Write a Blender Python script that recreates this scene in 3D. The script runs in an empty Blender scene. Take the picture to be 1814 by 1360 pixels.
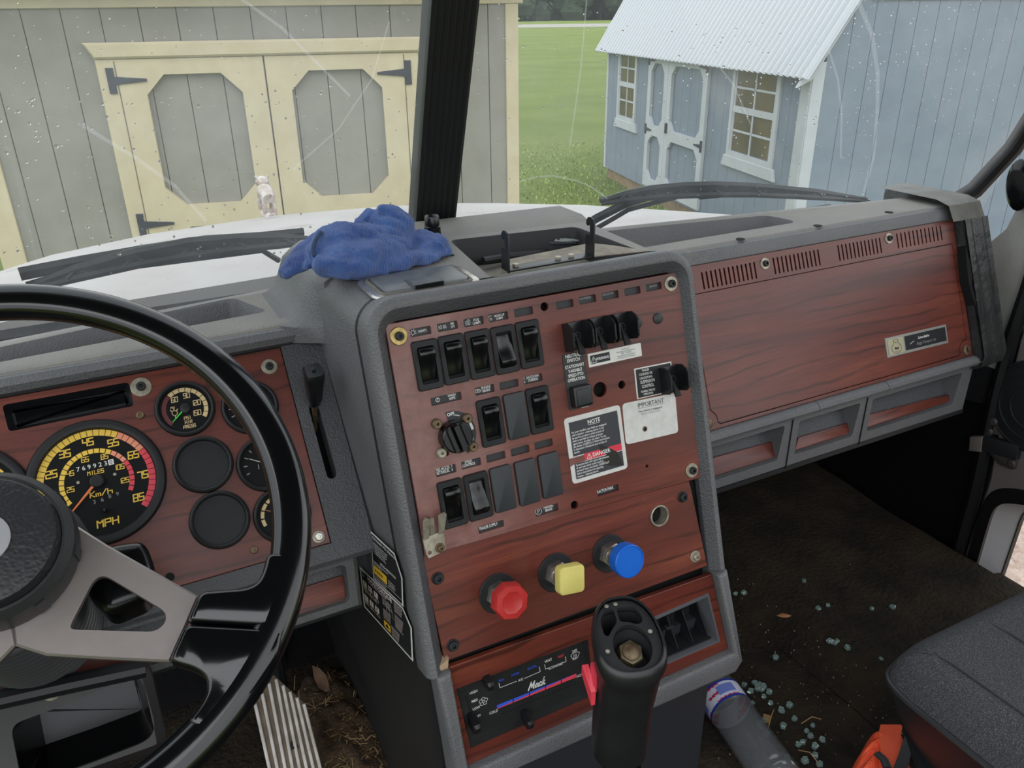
import bpy, bmesh, math, random
import numpy as np
from mathutils import Vector as V, Matrix
random.seed(7)
SC = bpy.context.scene
COL = SC.collection
rad = math.radians
# ---------------------------------------------------------------- camera, sky, exposure
FPX, CX, CY = 1420.0, 907.0, 680.0
EYE = V((0, 0, 2.3))
def _axes(h, p, r):
    h, p, r = rad(h), rad(p), rad(r)
    f = V((math.sin(h)*math.cos(p), math.cos(h)*math.cos(p), -math.sin(p)))
    rt = V((math.cos(h), -math.sin(h), 0)); up = rt.cross(f)
    c, s = math.cos(r), math.sin(r)
    return c*rt + s*up, -s*rt + c*up, f
RT, UP, FW = _axes(26.891, 25.116, -0.686)
cam = bpy.data.objects.new('camera', bpy.data.cameras.new('camera'))
COL.objects.link(cam); SC.camera = cam
cam.matrix_world = Matrix(((RT.x, UP.x, -FW.x, EYE.x), (RT.y, UP.y, -FW.y, EYE.y), (RT.z, UP.z, -FW.z, EYE.z), (0, 0, 0, 1)))
cam.data.sensor_width = 36; cam.data.lens = 36*FPX/1814; cam.data.clip_start = .02; cam.data.clip_end = 900
SC.view_settings.view_transform = 'Standard'; SC.view_settings.look = 'None'
SC.view_settings.gamma = 1; SC.view_settings.use_curve_mapping = False
SC.view_settings.exposure = 0.72
world = bpy.data.worlds.new('overcast_sky'); SC.world = world; world.use_nodes = True
_n, _l = world.node_tree.nodes, world.node_tree.links
_bg = _n['Background']
_tc = _n.new('ShaderNodeTexCoord'); _no = _n.new('ShaderNodeTexNoise'); _no.inputs['Scale'].default_value = 1.6; _no.inputs['Detail'].default_value = 4
_cr = _n.new('ShaderNodeValToRGB')
_cr.color_ramp.elements[0].position = .35; _cr.color_ramp.elements[0].color = (.74, .80, .88, 1)
_cr.color_ramp.elements[1].position = .7; _cr.color_ramp.elements[1].color = (1, 1, 1, 1)
_l.new(_tc.outputs['Generated'], _no.inputs['Vector']); _l.new(_no.outputs['Fac'], _cr.inputs['Fac']); _l.new(_cr.outputs['Color'], _bg.inputs['Color'])
_bg.inputs['Strength'].default_value = 1.15
_sun = bpy.data.objects.new('veiled_sun', bpy.data.lights.new('veiled_sun', 'SUN')); COL.objects.link(_sun)
_sun.data.energy = .6; _sun.data.angle = rad(60); _sun.rotation_euler = (rad(32), rad(-28), 0)

def ray(x, y): return (x-CX)/FPX*RT - (y-CY)/FPX*UP + FW
def at_depth(x, y, d): return EYE + ray(x, y)*d
def hit(x, y, o, n):
    r = ray(x, y); return EYE + r*((V(o)-EYE).dot(n)/r.dot(n))
class Frame:
    """A real plane of the cab: origin, right and up in the plane, outward normal."""
    def __init__(s, o, u, w):
        s.o, s.u = V(o), V(u).normalized(); s.n = s.u.cross(V(w)).normalized(); s.w = s.n.cross(s.u)
    def p(s, x, y, h=0):
        q = hit(x, y, s.o+s.n*h, s.n) - s.o; return (q.dot(s.u), q.dot(s.w))
    def pts(s, L, h=0): return [s.p(x, y, h) for x, y in L]
    def M(s, a=0, b=0, h=0, rot=0):
        o = s.o + s.u*a + s.w*b + s.n*h
        m = Matrix(((s.u.x, s.w.x, s.n.x, o.x), (s.u.y, s.w.y, s.n.y, o.y), (s.u.z, s.w.z, s.n.z, o.z), (0, 0, 0, 1)))
        return m @ Matrix.Rotation(rot, 4, 'Z') if rot else m
    def world(s, a, b, h=0): return s.o + s.u*a + s.w*b + s.n*h
def tilted(o, t): return Frame(o, (1, 0, 0), (0, math.sin(rad(t)), math.cos(rad(t))))
# ---------------------------------------------------------------- materials
def lin(h):
    h = h.lstrip('#'); c = [int(h[i:i+2], 16)/255 for i in (0, 2, 4)]
    return tuple(x/12.92 if x <= .04045 else ((x+.055)/1.055)**2.4 for x in c) + (1,)
class NT:
    def __init__(s, name):
        s.m = bpy.data.materials.new(name); s.m.use_nodes = True; s.t = s.m.node_tree
        s.b = s.t.nodes['Principled BSDF']; s.out = s.t.nodes['Material Output']
        s.tc = None
    def n(s, kind, **kw):
        q = s.t.nodes.new('ShaderNode'+kind)
        for k, v in kw.items():
            if k in q.inputs: q.inputs[k].default_value = v
            else: setattr(q, k, v)
        return q
    def l(s, a, b): s.t.links.new(a, b)
    def co(s, scale=(1, 1, 1), rot=(0, 0, 0), kind='Object'):
        if not s.tc: s.tc = s.n('TexCoord')
        q = s.n('Mapping'); q.inputs['Scale'].default_value = scale; q.inputs['Rotation'].default_value = rot
        s.l(s.tc.outputs[kind], q.inputs['Vector']); return q.outputs[0]
    def noise(s, scale, detail=4, vec=None, rough=.55, dist=0):
        q = s.n('TexNoise', Scale=scale, Detail=detail, Roughness=rough, Distortion=dist)
        s.l(vec if vec else s.co(), q.inputs['Vector']); return q.outputs['Fac']
    def ramp(s, fac, stops):
        q = s.n('ValToRGB'); r = q.color_ramp
        while len(r.elements) < len(stops): r.elements.new(.5)
        for e, (p, c) in zip(r.elements, stops): e.position = p; e.color = c if len(c) == 4 else tuple(c)+(1,)
        s.l(fac, q.inputs['Fac']); return q.outputs['Color']
    def mix(s, fac, a, b, mode='MIX'):
        q = s.n('Mix', data_type='RGBA', blend_type=mode)
        for i, v in ((0, fac), (6, a), (7, b)):
            if hasattr(v, 'is_linked'): s.l(v, q.inputs[i])
            else: q.inputs[i].default_value = v
        return q.outputs[2]
    def bump(s, h, strength, dist, prev=None):
        q = s.n('Bump', Strength=strength, Distance=dist); s.l(h, q.inputs['Height'])
        if prev: s.l(prev, q.inputs['Normal'])
        return q.outputs[0]
G0, G1 = (0, 0, 0, 1), (1, 1, 1, 1)
MATS = {}
def mat(name, col, rough=.5, metal=0, var=None, vscale=12, bump=None, coat=0, spec=.5, rvar=0, wear=None):
    """col base hex; var second hex mixed by noise; bump (scale, strength, dist, kind); wear (hex, scale, threshold)."""
    if name in MATS: return MATS[name]
    t = NT(name); b = t.b
    b.inputs['Roughness'].default_value = rough; b.inputs['Metallic'].default_value = metal
    b.inputs['Specular IOR Level'].default_value = spec
    if coat: b.inputs['Coat Weight'].default_value = coat; b.inputs['Coat Roughness'].default_value = .08
    c = None
    if var:
        c = t.ramp(t.noise(vscale, 6), [(.3, lin(col)), (.7, lin(var))])
    if wear:
        f = t.ramp(t.noise(wear[1], 8, rough=.7), [(wear[2], G0), (min(1, wear[2]+.08), G1)])
        c = t.mix(f, c if c else lin(col), lin(wear[0]))
    if c: t.l(c, b.inputs['Base Color'])
    else: b.inputs['Base Color'].default_value = lin(col)
    if rvar:
        r = t.n('MapRange'); r.inputs['To Min'].default_value = max(.02, rough-rvar); r.inputs['To Max'].default_value = min(1, rough+rvar)
        t.l(t.noise(vscale*2, 6), r.inputs['Value']); t.l(r.outputs[0], b.inputs['Roughness'])
    if bump:
        k = bump[3] if len(bump) > 3 else 'noise'
        if k == 'leather':
            v = t.n('TexVoronoi', Scale=bump[0], feature='SMOOTH_F1'); 
            w = t.noise(bump[0]*.5, 3); vec = t.co(); wv = t.mix(.004, vec, G0)
            t.l(t.co(), v.inputs['Vector']); h = t.mix(.5, v.outputs['Distance'], w)
        elif k == 'weave':
            a = t.n('TexWave', Scale=bump[0], bands_direction='X'); d = t.n('TexWave', Scale=bump[0], bands_direction='Y')
            t.l(t.co(), a.inputs['Vector']); t.l(t.co(), d.inputs['Vector']); h = t.mix(.5, a.outputs['Fac'], d.outputs['Fac'], 'MULTIPLY')
        else: h = t.noise(bump[0], 6)
        t.l(t.bump(h, bump[1], bump[2]), b.inputs['Normal'])
    MATS[name] = t.m; return t.m
def wood(name, seed=0.0, fade=0.0):
    t = NT(name); b = t.b
    o = t.n('Mapping'); o.inputs['Location'].default_value = (seed, seed*.7, 0); o.inputs['Scale'].default_value = (1, 1, 0)
    tc = t.n('TexCoord'); t.l(tc.outputs['Object'], o.inputs['Vector'])
    def sub(sc):
        q = t.n('Mapping'); q.inputs['Scale'].default_value = sc; t.l(o.outputs[0], q.inputs['Vector']); return q.outputs[0]
    warp = t.noise(1, 4, sub((5, 16, 1)), .5)
    broad = t.noise(1, 5, sub((2.2, 26, 1)), .55, .6)
    rings = t.n('TexWave', wave_type='BANDS', bands_direction='Y', Scale=9, Distortion=9, Detail=3); rings.inputs['Detail Scale'].default_value = .7
    t.l(sub((.55, 1.7, 1)), rings.inputs['Vector'])
    fine = t.noise(1, 3, sub((22, 900, 1)), .6)
    c = t.ramp(broad, [(.28, lin('#431c15')), (.42, lin('#5f291f')), (.58, lin('#703325')), (.8, lin('#8a4830'))])
    f = t.ramp(rings.outputs['Fac'], [(.0, G1), (.16, G0)])
    k = t.n('Math', operation='MULTIPLY'); t.l(f, k.inputs[0]); t.l(t.ramp(warp, [(.42, G0), (.56, (.85, .85, .85, 1))]), k.inputs[1])
    c = t.mix(k.outputs[0], c, lin('#38180f'))
    c = t.mix(t.ramp(fine, [(.35, (.6, .6, .6, 1)), (.6, G0)]), c, lin('#4c221b'))
    if fade:
        sx = t.n('SeparateXYZ'); t.l(tc.outputs['Object'], sx.inputs[0])
        mr = t.n('MapRange'); mr.inputs['From Min'].default_value = fade; mr.inputs['From Max'].default_value = fade+.13; mr.inputs['To Min'].default_value = .8; mr.inputs['To Max'].default_value = 0
        t.l(sx.outputs['X'], mr.inputs['Value'])
        dn = t.n('Math', operation='MULTIPLY'); t.l(mr.outputs[0], dn.inputs[0]); t.l(t.ramp(t.noise(14, 6, None, .7), [(.3, (.25, .25, .25, 1)), (.65, G1)]), dn.inputs[1])
        c = t.mix(dn.outputs[0], c, lin('#94706a'))
    scuff = t.ramp(t.noise(1, 6, sub((30, 44, 1)), .75, 1.2), [(.66, G0), (.76, (.28, .28, .28, 1))])
    c = t.mix(scuff, c, lin('#93706b'))
    t.l(c, b.inputs['Base Color'])
    r = t.n('MapRange'); r.inputs['To Min'].default_value = .3; r.inputs['To Max'].default_value = .52
    t.l(t.noise(9, 6), r.inputs['Value']); t.l(r.outputs[0], b.inputs['Roughness'])
    t.l(t.bump(fine, .12, .0004), b.inputs['Normal'])
    b.inputs['Specular IOR Level'].default_value = .45; b.inputs['Coat Weight'].default_value = .3; b.inputs['Coat Roughness'].default_value = .3
    return t.m
VINYL = mat('grey_grained_vinyl', '#5b5c5e', .5, var='#666667', vscale=7, bump=(560, .7, .0019, 'leather'), wear=('#75736e', 5, .64))
VINYLD = mat('dark_grained_vinyl', '#434447', .52, bump=(560, .8, .0016, 'leather'), var='#4b4b4e')
TOPLIT = mat('dusty_toplit_vinyl', '#777673', .7, var='#88847c', vscale=9, bump=(420, .7, .0014, 'leather'), wear=('#979083', 14, .66))  # dust patches on a base tone raised to carry light from above
SHELL = mat('black_textured_plastic', '#1c1d1f', .55, bump=(300, .3, .001))
PLAST = mat('satin_black_plastic', '#17181a', .33, rvar=.08)
GLOSS = mat('gloss_black_plastic', '#08090b', .24, rvar=.05)
MATTE = mat('matt_black_plastic', '#1a1b1d', .5, var='#202123', spec=.35)
CAVITY = mat('dark_cavity', '#060607', .9)
FLOORM = mat('worn_black_floor_mat', '#24211c', .95, var='#3c342a', vscale=14, bump=(120, 1, .006), wear=('#43362a', 9, .64), spec=.15)
FIREW = mat('black_insulation_board', '#070709', .85, bump=(30, .4, .01), spec=.2)
CHROME = mat('worn_chrome', '#d2d0cb', .25, .8, var='#8d877e', vscale=60)
STEEL = mat('zinc_plated_steel', '#b9b2a2', .42, .5, var='#8b8473', vscale=130, rvar=.12)
RUSTY = mat('rusty_steel', '#86775f', .55, .7, var='#5b4733', vscale=120)
SPOKEM = mat('brushed_aluminium', '#8f8784', .42, .85, var='#9d9591', vscale=14, wear=('#77645c', 24, .7), bump=(90, .15, .001))
WHITE = mat('white_print', '#dcdcd8', .6)
GREYPR = mat('faded_grey_print', '#8f9090', .6)
BLACKPR = mat('black_print', '#15161a', .5)
YELLOW = mat('gauge_yellow_print', '#e8c14a', .5)
CREAM = mat('gauge_cream_print', '#cdb585', .5)
SALMON = mat('gauge_salmon_print', '#e79272', .5)
REDPR = mat('gauge_red_print', '#d8414f', .5)
MAROON = mat('gauge_dark_red_print', '#5f2428', .5)
BLUEPR = mat('blue_print', '#3558c8', .5)
DIAL = mat('black_gauge_dial', '#0b0c0d', .6, spec=.2)
# ---------------------------------------------------------------- geometry helpers
class Geo:
    def __init__(s): s.v, s.f = [], []
    def add(s, vf, M=None):
        k = len(s.v); v, f = vf
        s.v += [tuple(M @ V(p)) for p in v] if M else [tuple(p) for p in v]
        s.f += [tuple(i+k for i in q) for q in f]; return s
def loft(rings, closed=True, caps=(True, True)):
    n = len(rings[0]); v = [p for r in rings for p in r]; f = []
    m = n if closed else n-1
    for i in range(len(rings)-1):
        for j in range(m):
            a, b = i*n+j, i*n+(j+1) % n
            f.append((a, b, b+n, a+n))
    if closed and caps[0]: f.append(tuple(range(n-1, -1, -1)))
    if closed and caps[1]: f.append(tuple(range((len(rings)-1)*n, len(rings)*n)))
    return v, f
def rrect(w, h, r=0.0, n=4, cx=0, cy=0):
    if r <= 0: return [(cx-w/2, cy-h/2), (cx+w/2, cy-h/2), (cx+w/2, cy+h/2), (cx-w/2, cy+h/2)]
    out = []
    for k, (sx, sy) in enumerate(((1, -1), (1, 1), (-1, 1), (-1, -1))):
        for i in range(n+1):
            a = rad(-90+90*k+90*i/n)
            out.append((cx+sx*(w/2-r)+r*math.cos(a), cy+sy*(h/2-r)+r*math.sin(a)))
    return out
def circ(r, n=24, cx=0, cy=0, sy=1): return [(cx+r*math.cos(2*math.pi*i/n), cy+r*sy*math.sin(2*math.pi*i/n)) for i in range(n)]
def inset(o, d):
    """move a counter-clockwise outline inwards by d (mitred)"""
    n = len(o); out = []
    for i in range(n):
        p, q, r = V(o[i-1]), V(o[i]), V(o[(i+1) % n])
        e1, e2 = (q-p), (r-q)
        if e1.length < 1e-9: e1 = e2
        if e2.length < 1e-9: e2 = e1
        n1, n2 = V((-e1.y, e1.x)).normalized(), V((-e2.y, e2.x)).normalized()
        m = n1+n2
        if m.length < 1e-6: m = n1
        m.normalize(); c = max(.35, m.dot(n1)); q2 = q + m*(d/c); out.append((q2.x, q2.y))
    return out
def area(o): return sum(o[i-1][0]*o[i][1]-o[i][0]*o[i-1][1] for i in range(len(o)))/2
def ccw(o): return list(o) if area(o) > 0 else list(o)[::-1]
def slab(o, z0, z1, c=0.0, steps=2):
    """solid from outline o between z0 and z1, top edge rounded by c"""
    o = ccw(o); R = [[(x, y, z0) for x, y in o]]
    if c:
        for i in range(steps+1):
            a = math.pi/2*i/steps; q = inset(o, c*(1-math.cos(a)))
            R.append([(x, y, z1-c+c*math.sin(a)) for x, y in q])
    else: R.append([(x, y, z1) for x, y in o])
    return loft(R)
def fill(o, holes):
    bm = bmesh.new()
    for lp in [o]+list(holes):
        vs = [bm.verts.new((x, y, 0)) for x, y in lp]
        for i in range(len(vs)): bm.edges.new((vs[i-1], vs[i]))
    bmesh.ops.triangle_fill(bm, use_beauty=True, use_dissolve=False, edges=bm.edges[:])
    bm.verts.index_update()
    v = [tuple(q.co) for q in bm.verts]; f = [tuple(q.index for q in fc.verts) for fc in bm.faces]
    bm.free(); return v, f
def plate(o, holes, z0, z1, c=0.0):
    """sheet with holes; the rim of the outline may be chamfered by c"""
    o = ccw(o); g = Geo(); oi = inset(o, c) if c else o
    holes = [ccw(h) for h in holes]
    v, f = fill(oi, holes)
    def up(fc): 
        a, b, d = (V(v[i]) for i in fc[:3]); return fc if (b-a).cross(d-a).z > 0 else fc[::-1]
    f = [up(q) for q in f]
    g.add(([(x, y, z1) for x, y, _ in v], f)); g.add(([(x, y, z0) for x, y, _ in v], [q[::-1] for q in f]))
    if c: g.add(loft([[(x, y, z0) for x, y in oi], [(x, y, z0) for x, y in o], [(x, y, z1-c) for x, y in o], [(x, y, z1) for x, y in oi]], caps=(False, False)))
    else: g.add(loft([[(x, y, z0) for x, y in o], [(x, y, z1) for x, y in o]], caps=(False, False)))
    for h in holes: g.add(loft([[(x, y, z1) for x, y in h], [(x, y, z0) for x, y in h]], caps=(False, False)))
    return g.v, g.f
def slabf(o, prof):
    """solid with a possibly concave outline: prof lists (inset, z) from bottom to top, caps filled"""
    o = ccw(o); g = Geo(); R = [[(x, y, z) for x, y in inset(o, d)] for d, z in prof]
    g.add(loft(R, caps=(False, False)))
    for ring, flip in ((R[0], True), (R[-1], False)):
        v, f = fill([(x, y) for x, y, _ in ring], [])
        ff = []
        for q in f:
            a, b, d = (V(v[i]) for i in q[:3]); upw = (b-a).cross(d-a).z > 0
            ff.append(q if upw != flip else q[::-1])
        g.add(([(x, y, ring[0][2]) for x, y, _ in v], ff))
    return g.v, g.f
def lathe(prof, n=24, cap=(True, True)):
    return loft([[(r*math.cos(2*math.pi*i/n), r*math.sin(2*math.pi*i/n), z) for i in range(n)] for r, z in prof], caps=cap)
def tube(path, r, n=8, caps=(True, True), flat=1.0):
    P = [V(p) for p in path]; rings = []; prev = None
    for i, p in enumerate(P):
        t = (P[min(i+1, len(P)-1)]-P[max(i-1, 0)]).normalized()
        if prev is None:
            a = V((0, 0, 1)) if abs(t.z) < .9 else V((1, 0, 0)); s = t.cross(a).normalized()
        else:
            s = prev - t*prev.dot(t); s = s.normalized() if s.length > 1e-6 else prev
        prev = s; q = t.cross(s); rr = r[i] if isinstance(r, (list, tuple)) else r
        rings.append([tuple(p+s*(rr*math.cos(2*math.pi*k/n))+q*(rr*flat*math.sin(2*math.pi*k/n))) for k in range(n)])
    return loft(rings, caps=caps)
def box(x0, x1, y0, y1, z0, z1):
    return loft([[(x0, y0, z0), (x1, y0, z0), (x1, y1, z0), (x0, y1, z0)], [(x0, y0, z1), (x1, y0, z1), (x1, y1, z1), (x0, y1, z1)]])
def cbox(w, d, h, c=.002, z0=0, r=None): return slab(rrect(w, d, r if r is not None else c*1.5, 3), z0, z0+h, c)
def grid(fn, nu, nv):
    v = [fn(i/(nu-1), j/(nv-1)) for i in range(nu) for j in range(nv)]
    return v, [(i*nv+j, (i+1)*nv+j, (i+1)*nv+j+1, i*nv+j+1) for i in range(nu-1) for j in range(nv-1)]
def stroke(polys, w, z=0.0):
    """flat print made of polylines w wide"""
    g = Geo()
    for pl in polys:
        for a, b in zip(pl, pl[1:]):
            d = V((b[0]-a[0], b[1]-a[1]))
            if d.length < 1e-9: continue
            d.normalize(); e = d*(w*.32); s = V((-d.y, d.x))*(w/2)
            g.add(([(a[0]-e.x+s.x, a[1]-e.y+s.y, z), (a[0]-e.x-s.x, a[1]-e.y-s.y, z), (b[0]+e.x-s.x, b[1]+e.y-s.y, z), (b[0]+e.x+s.x, b[1]+e.y+s.y, z)], [(0, 1, 2, 3)]))
    return g.v, g.f
def flat(o, z=0.0): return [(x, y, z) for x, y in ccw(o)], [tuple(range(len(o)))]
_seg = {'0': 'abcdef', '1': 'bc', '2': 'abged', '3': 'abgcd', '4': 'fgbc', '5': 'afgcd', '6': 'afgedc', '7': 'abc', '8': 'abcdefg', '9': 'abcdfg',
        'E': 'afged', 'S': 'afgcd', 'P': 'abfge', 'A': 'abcefg', 'I': 'm', 'L': 'fed', 'H': 'fbgec', 'R': 'abfgeq', 'M': 'fexyb c', 'K': 'fekl', '/': 's', 'm': 'eucgt', 'h': 'fegc', '-': 'g', 'C': 'afed', 'F': 'afge', ' ': ''}
def segtext(s, h, w=None, lw=None, z=0, slant=.12, gap=.35, cx=0, cy=0):
    """digits and letters made of straight segments as on the gauge dials"""
    w = w or h*.52; lw = lw or h*.15; st = w*(1+gap); L = []
    x0 = cx-(len(s)*st-w*gap)/2
    for i, ch in enumerate(s):
        x = x0+i*st
        def q(u, v): return (x+u*w+slant*(v-.5)*h, cy+(v-.5)*h)
        D = dict(a=((0, 1), (1, 1)), b=((1, 1), (1, .5)), c=((1, .5), (1, 0)), d=((0, 0), (1, 0)), e=((0, 0), (0, .5)), f=((0, .5), (0, 1)), g=((0, .5), (1, .5)),
                 m=((.5, 0), (.5, 1)), x=((0, 1), (.5, .6)), y=((.5, .6), (1, 1)), q=((.4, .5), (1, 0)), k=((0, .5), (1, 1)), l=((.1, .5), (1, 0)), s=((0, 0), (1, 1)), u=((0, .5), (.9, .5)), t=((.5, .5), (.5, 0)))
        for k in _seg.get(ch, ''):
            if k in D: L.append([q(*D[k][0]), q(*D[k][1])])
    return stroke(L, lw, z)
_tcache = {}
def text(body, cap, cx=0, cy=0, z=0.0, sx=1.0, align='CENTER', bold=0.0, shear=0.0, lead=1.0):
    """lettering as flat mesh, cap = height of a capital"""
    key = (body, align, bold, shear, lead)
    if key not in _tcache:
        c = bpy.data.curves.new('t', 'FONT'); c.body = body; c.size = 1; c.align_x = align; c.align_y = 'CENTER'
        c.offset = bold; c.shear = shear; c.resolution_u = 2; c.space_line = lead
        o = bpy.data.objects.new('t', c); me = o.to_mesh()
        _tcache[key] = ([tuple(q.co) for q in me.vertices], [tuple(q.vertices) for q in me.polygons])
        o.to_mesh_clear(); bpy.data.objects.remove(o); bpy.data.curves.remove(c)
    v, f = _tcache[key]; k = cap/.69
    return [(cx+x*k*sx, cy+y*k, z) for x, y, _ in v], f
# ---------------------------------------------------------------- objects
def mesh(name, geo, m, smooth=35):
    v, f = (geo.v, geo.f) if isinstance(geo, Geo) else geo
    me = bpy.data.meshes.new(name); me.from_pydata(v, [], f); me.update()
    bm = bmesh.new(); bm.from_mesh(me); bmesh.ops.remove_doubles(bm, verts=bm.verts, dist=1e-6) if smooth else None
    bmesh.ops.recalc_face_normals(bm, faces=bm.faces) if smooth else None
    bm.to_mesh(me); bm.free()
    me.materials.append(m)
    if smooth: me.shade_smooth(); me.set_sharp_from_angle(angle=rad(smooth))
    return me
def add(name, geo, m, parent=None, M=None, smooth=35):
    me = geo if isinstance(geo, bpy.types.Mesh) else mesh(name, geo, m, smooth)
    o = bpy.data.objects.new(name, me); COL.objects.link(o)
    if parent: o.parent = parent
    if M is not None: o.matrix_local = M
    return o
def tag(o, label, cat, group=None, kind=None):
    if label: o['label'] = label
    if cat: o['category'] = cat
    if group: o['group'] = group
    if kind: o['kind'] = kind
    return o
def thing(name, label, cat, M=None, group=None):
    o = bpy.data.objects.new(name, None); COL.objects.link(o); o.empty_display_size = .05
    if M is not None: o.matrix_world = M
    return tag(o, label, cat, group)
def struct(name, geo, m, label=None, smooth=35, M=None):
    o = add(name, geo, m, None, M, smooth); o['kind'] = 'structure'
    if label: o['label'] = label
    return o
def copy_tree(o, parent=None):
    c = o.copy(); COL.objects.link(c)
    if parent: c.parent = parent
    for ch in list(o.children): copy_tree(ch, c)
    return c
T3 = lambda x, y, z=0: Matrix.Translation((x, y, z))
RX = lambda d: Matrix.Rotation(rad(d), 4, 'X')
RY = lambda d: Matrix.Rotation(rad(d), 4, 'Y')
RZ = lambda d: Matrix.Rotation(rad(d), 4, 'Z')
# ---------------------------------------------------------------- planes of the dash
Z0 = 1.28                                    # cab floor
FC = tilted(at_depth(940, 820, .86), 17.3)   # switch console face
FG = tilted(at_depth(327, 725, .86), 38)     # instrument board
FV = tilted(at_depth(1450, 600, 1.2), 23)    # glove compartment face
FH = tilted(hit(1025, 1098, FC.o, FC.n), 7)  # climate control face
XM = .397                                    # cab centre line
SILL = V((XM, 1.04, 1.99))
def pane_frame(sgn):
    u = V((1, -.14, 0)) if sgn > 0 else V((1, .14, 0))
    return Frame(SILL, u, (0, -.37, 1))
WL, WR = pane_frame(-1), pane_frame(1)
# ---------------------------------------------------------------- ground outside
def ground_mat():
    t = NT('mown_grass')
    n1 = t.noise(.35, 6); n2 = t.noise(9, 5, None, .7); n3 = t.noise(60, 4, None, .7)
    c = t.ramp(n1, [(.3, lin('#788b45')), (.55, lin('#8c9a52')), (.75, lin('#9aa262'))])
    c = t.mix(t.ramp(n2, [(.35, G0), (.7, (.6, .6, .6, 1))]), c, lin('#6c7f3c'))
    c = t.mix(t.ramp(n3, [(.45, G0), (.8, (.5, .5, .5, 1))]), c, lin('#a3a96a'))
    t.l(c, t.b.inputs['Base Color']); t.b.inputs['Roughness'].default_value = .95; t.b.inputs['Specular IOR Level'].default_value = .1
    t.l(t.bump(n3, .8, .08), t.b.inputs['Normal']); return t.m
GRASS = ground_mat()
struct('ground', ([(-300, -300, 0), (500, -300, 0), (500, 600, 0), (-300, 600, 0)], [(0, 1, 2, 3)]), GRASS, 'wide mown green lawn behind the sheds', 0)
HD = V((math.sin(rad(26.891)), math.cos(rad(26.891)), 0)); HR = V((HD.y, -HD.x, 0))
def strip(d0, d1, w0, w1, z): return ([tuple(HD*d+HR*w+V((0, 0, z))) for d, w in ((d0, w0), (d0, w1), (d1, w1), (d1, w0))], [(0, 1, 2, 3)])
LANE = mat('pale_gravel', '#a9a499', .95, var='#9d978b', vscale=3)
struct('road_lane', strip(112, 134, -160, 160, .02), LANE, 'pale gravel lane crossing the far lawn', 0)
# short grass blades between the sheds, too many to count
g = Geo(); rg = random.Random(3)
for _ in range(5000):
    d = 8.5+rg.random()**1.5*7; w = rg.uniform(-.06, .24)*d
    p = HD*d+HR*w; a = rg.uniform(0, 6.3); h = rg.uniform(.015, .04); q = V((math.cos(a), math.sin(a), 0))*.012; l = V((rg.uniform(-.03, .03), rg.uniform(-.03, .03), h))
    g.add(([tuple(p-q), tuple(p+q), tuple(p+l)], [(0, 1, 2)]))
tag(add('lawn_grass', g, mat('grass_blades', '#93a656', .9, var='#a3b266', vscale=3, spec=.1), smooth=0), 'short green lawn grass standing between the two sheds', 'grass', kind='stuff')
PINK = mat('pinkish_gravel', '#c9b6a9', .95, var='#a78e7e', vscale=26, bump=(60, 1, .02))
struct('gravel_drive', ([(1.9, -4, .015), (9, -4, .015), (9, 2.2, .015), (1.9, 2.2, .015)], [(0, 1, 2, 3)]), PINK, 'pale pinkish gravel beside the passenger door', 0)
g = Geo()
for _ in range(1500):
    x, y, s = rg.uniform(2.0, 6.5), rg.uniform(-.6, 2.1), rg.uniform(.008, .022); a = rg.uniform(0, 3)
    o = [(s*rg.uniform(.7, 1.2)*math.cos(k*1.257+a), s*rg.uniform(.7, 1.2)*math.sin(k*1.257+a)) for k in range(5)]
    g.add(loft([[(x+p, y+q, .012) for p, q in o], [(x+p*.55, y+q*.55, .012+s*.8) for p, q in o]]))
tag(add('gravel_stones', g, PINK, smooth=0), 'loose pale gravel stones seen through the low door window', 'gravel', kind='stuff')
# trees at the far edge of the lawn, each its own crown and trunk
LEAF = mat('dark_tree_foliage', '#3a4a33', .9, var='#2a3727', vscale=.6); BARK = mat('tree_bark', '#3b3128', .9, bump=(4, 1, .1))
leafcard = []
TL = ('leftmost of the far trees, behind the beige shed', 'far tree just right of the beige shed corner', 'far tree between the sheds, left of the middle', 'far tree in the middle of the gap between the sheds', 'far tree between the sheds, right of the middle', 'far tree beside the white roof eave', 'far tree hidden behind the white roof', 'far tree farthest right, behind the white roof')
for i, (w, d, h, r) in enumerate(((-7, 186, 16, 8), (1, 172, 14, 7), (9.5, 182, 16, 7), (18, 172, 14, 7), (26.5, 181, 16, 7), (35.5, 172, 13, 7), (46, 180, 16, 7), (57, 178, 15, 7))):
    p = HD*d+HR*w
    t = thing('tree', 'dark ' + TL[i], 'tree', T3(*p), 'trees along the far edge of the lawn')
    add('trunk', tube([(0, 0, -.1), (.2, 0, h*.3), (0, .1, h*.7)], [.45, .35, .15], 8), BARK, t)
    g = Geo(); rg = random.Random(20+i)
    for k in range(34):
        a, zz, rr = rg.uniform(0, 6.3), rg.uniform(.03, .9)*h, r*rg.uniform(.36, .55); q = r*.8*math.sin(math.pi*min(1, zz/h+.36)); c = V((q*math.cos(a), q*math.sin(a), zz))
        for m in range(60):
            n = V((rg.gauss(0, 1), rg.gauss(0, 1), rg.gauss(0, 1))).normalized(); e = n.orthogonal().normalized(); f = n.cross(e); s = rg.uniform(.3, .6); b = c+n*rr*rg.uniform(.75, 1.05)
            g.add(([tuple(b-e*s), tuple(b+f*s+n*.2), tuple(b+e*s), tuple(b-f*s-n*.2)], [(0, 1, 2, 3)]))
        g.add(lathe([(rr*.85*math.cos(rad(x)), rr*.85*math.sin(rad(x))) for x in (-85, -45, 0, 45, 85)], 8), T3(*c))
    add('crown', g, LEAF, t, smooth=0)
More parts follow.
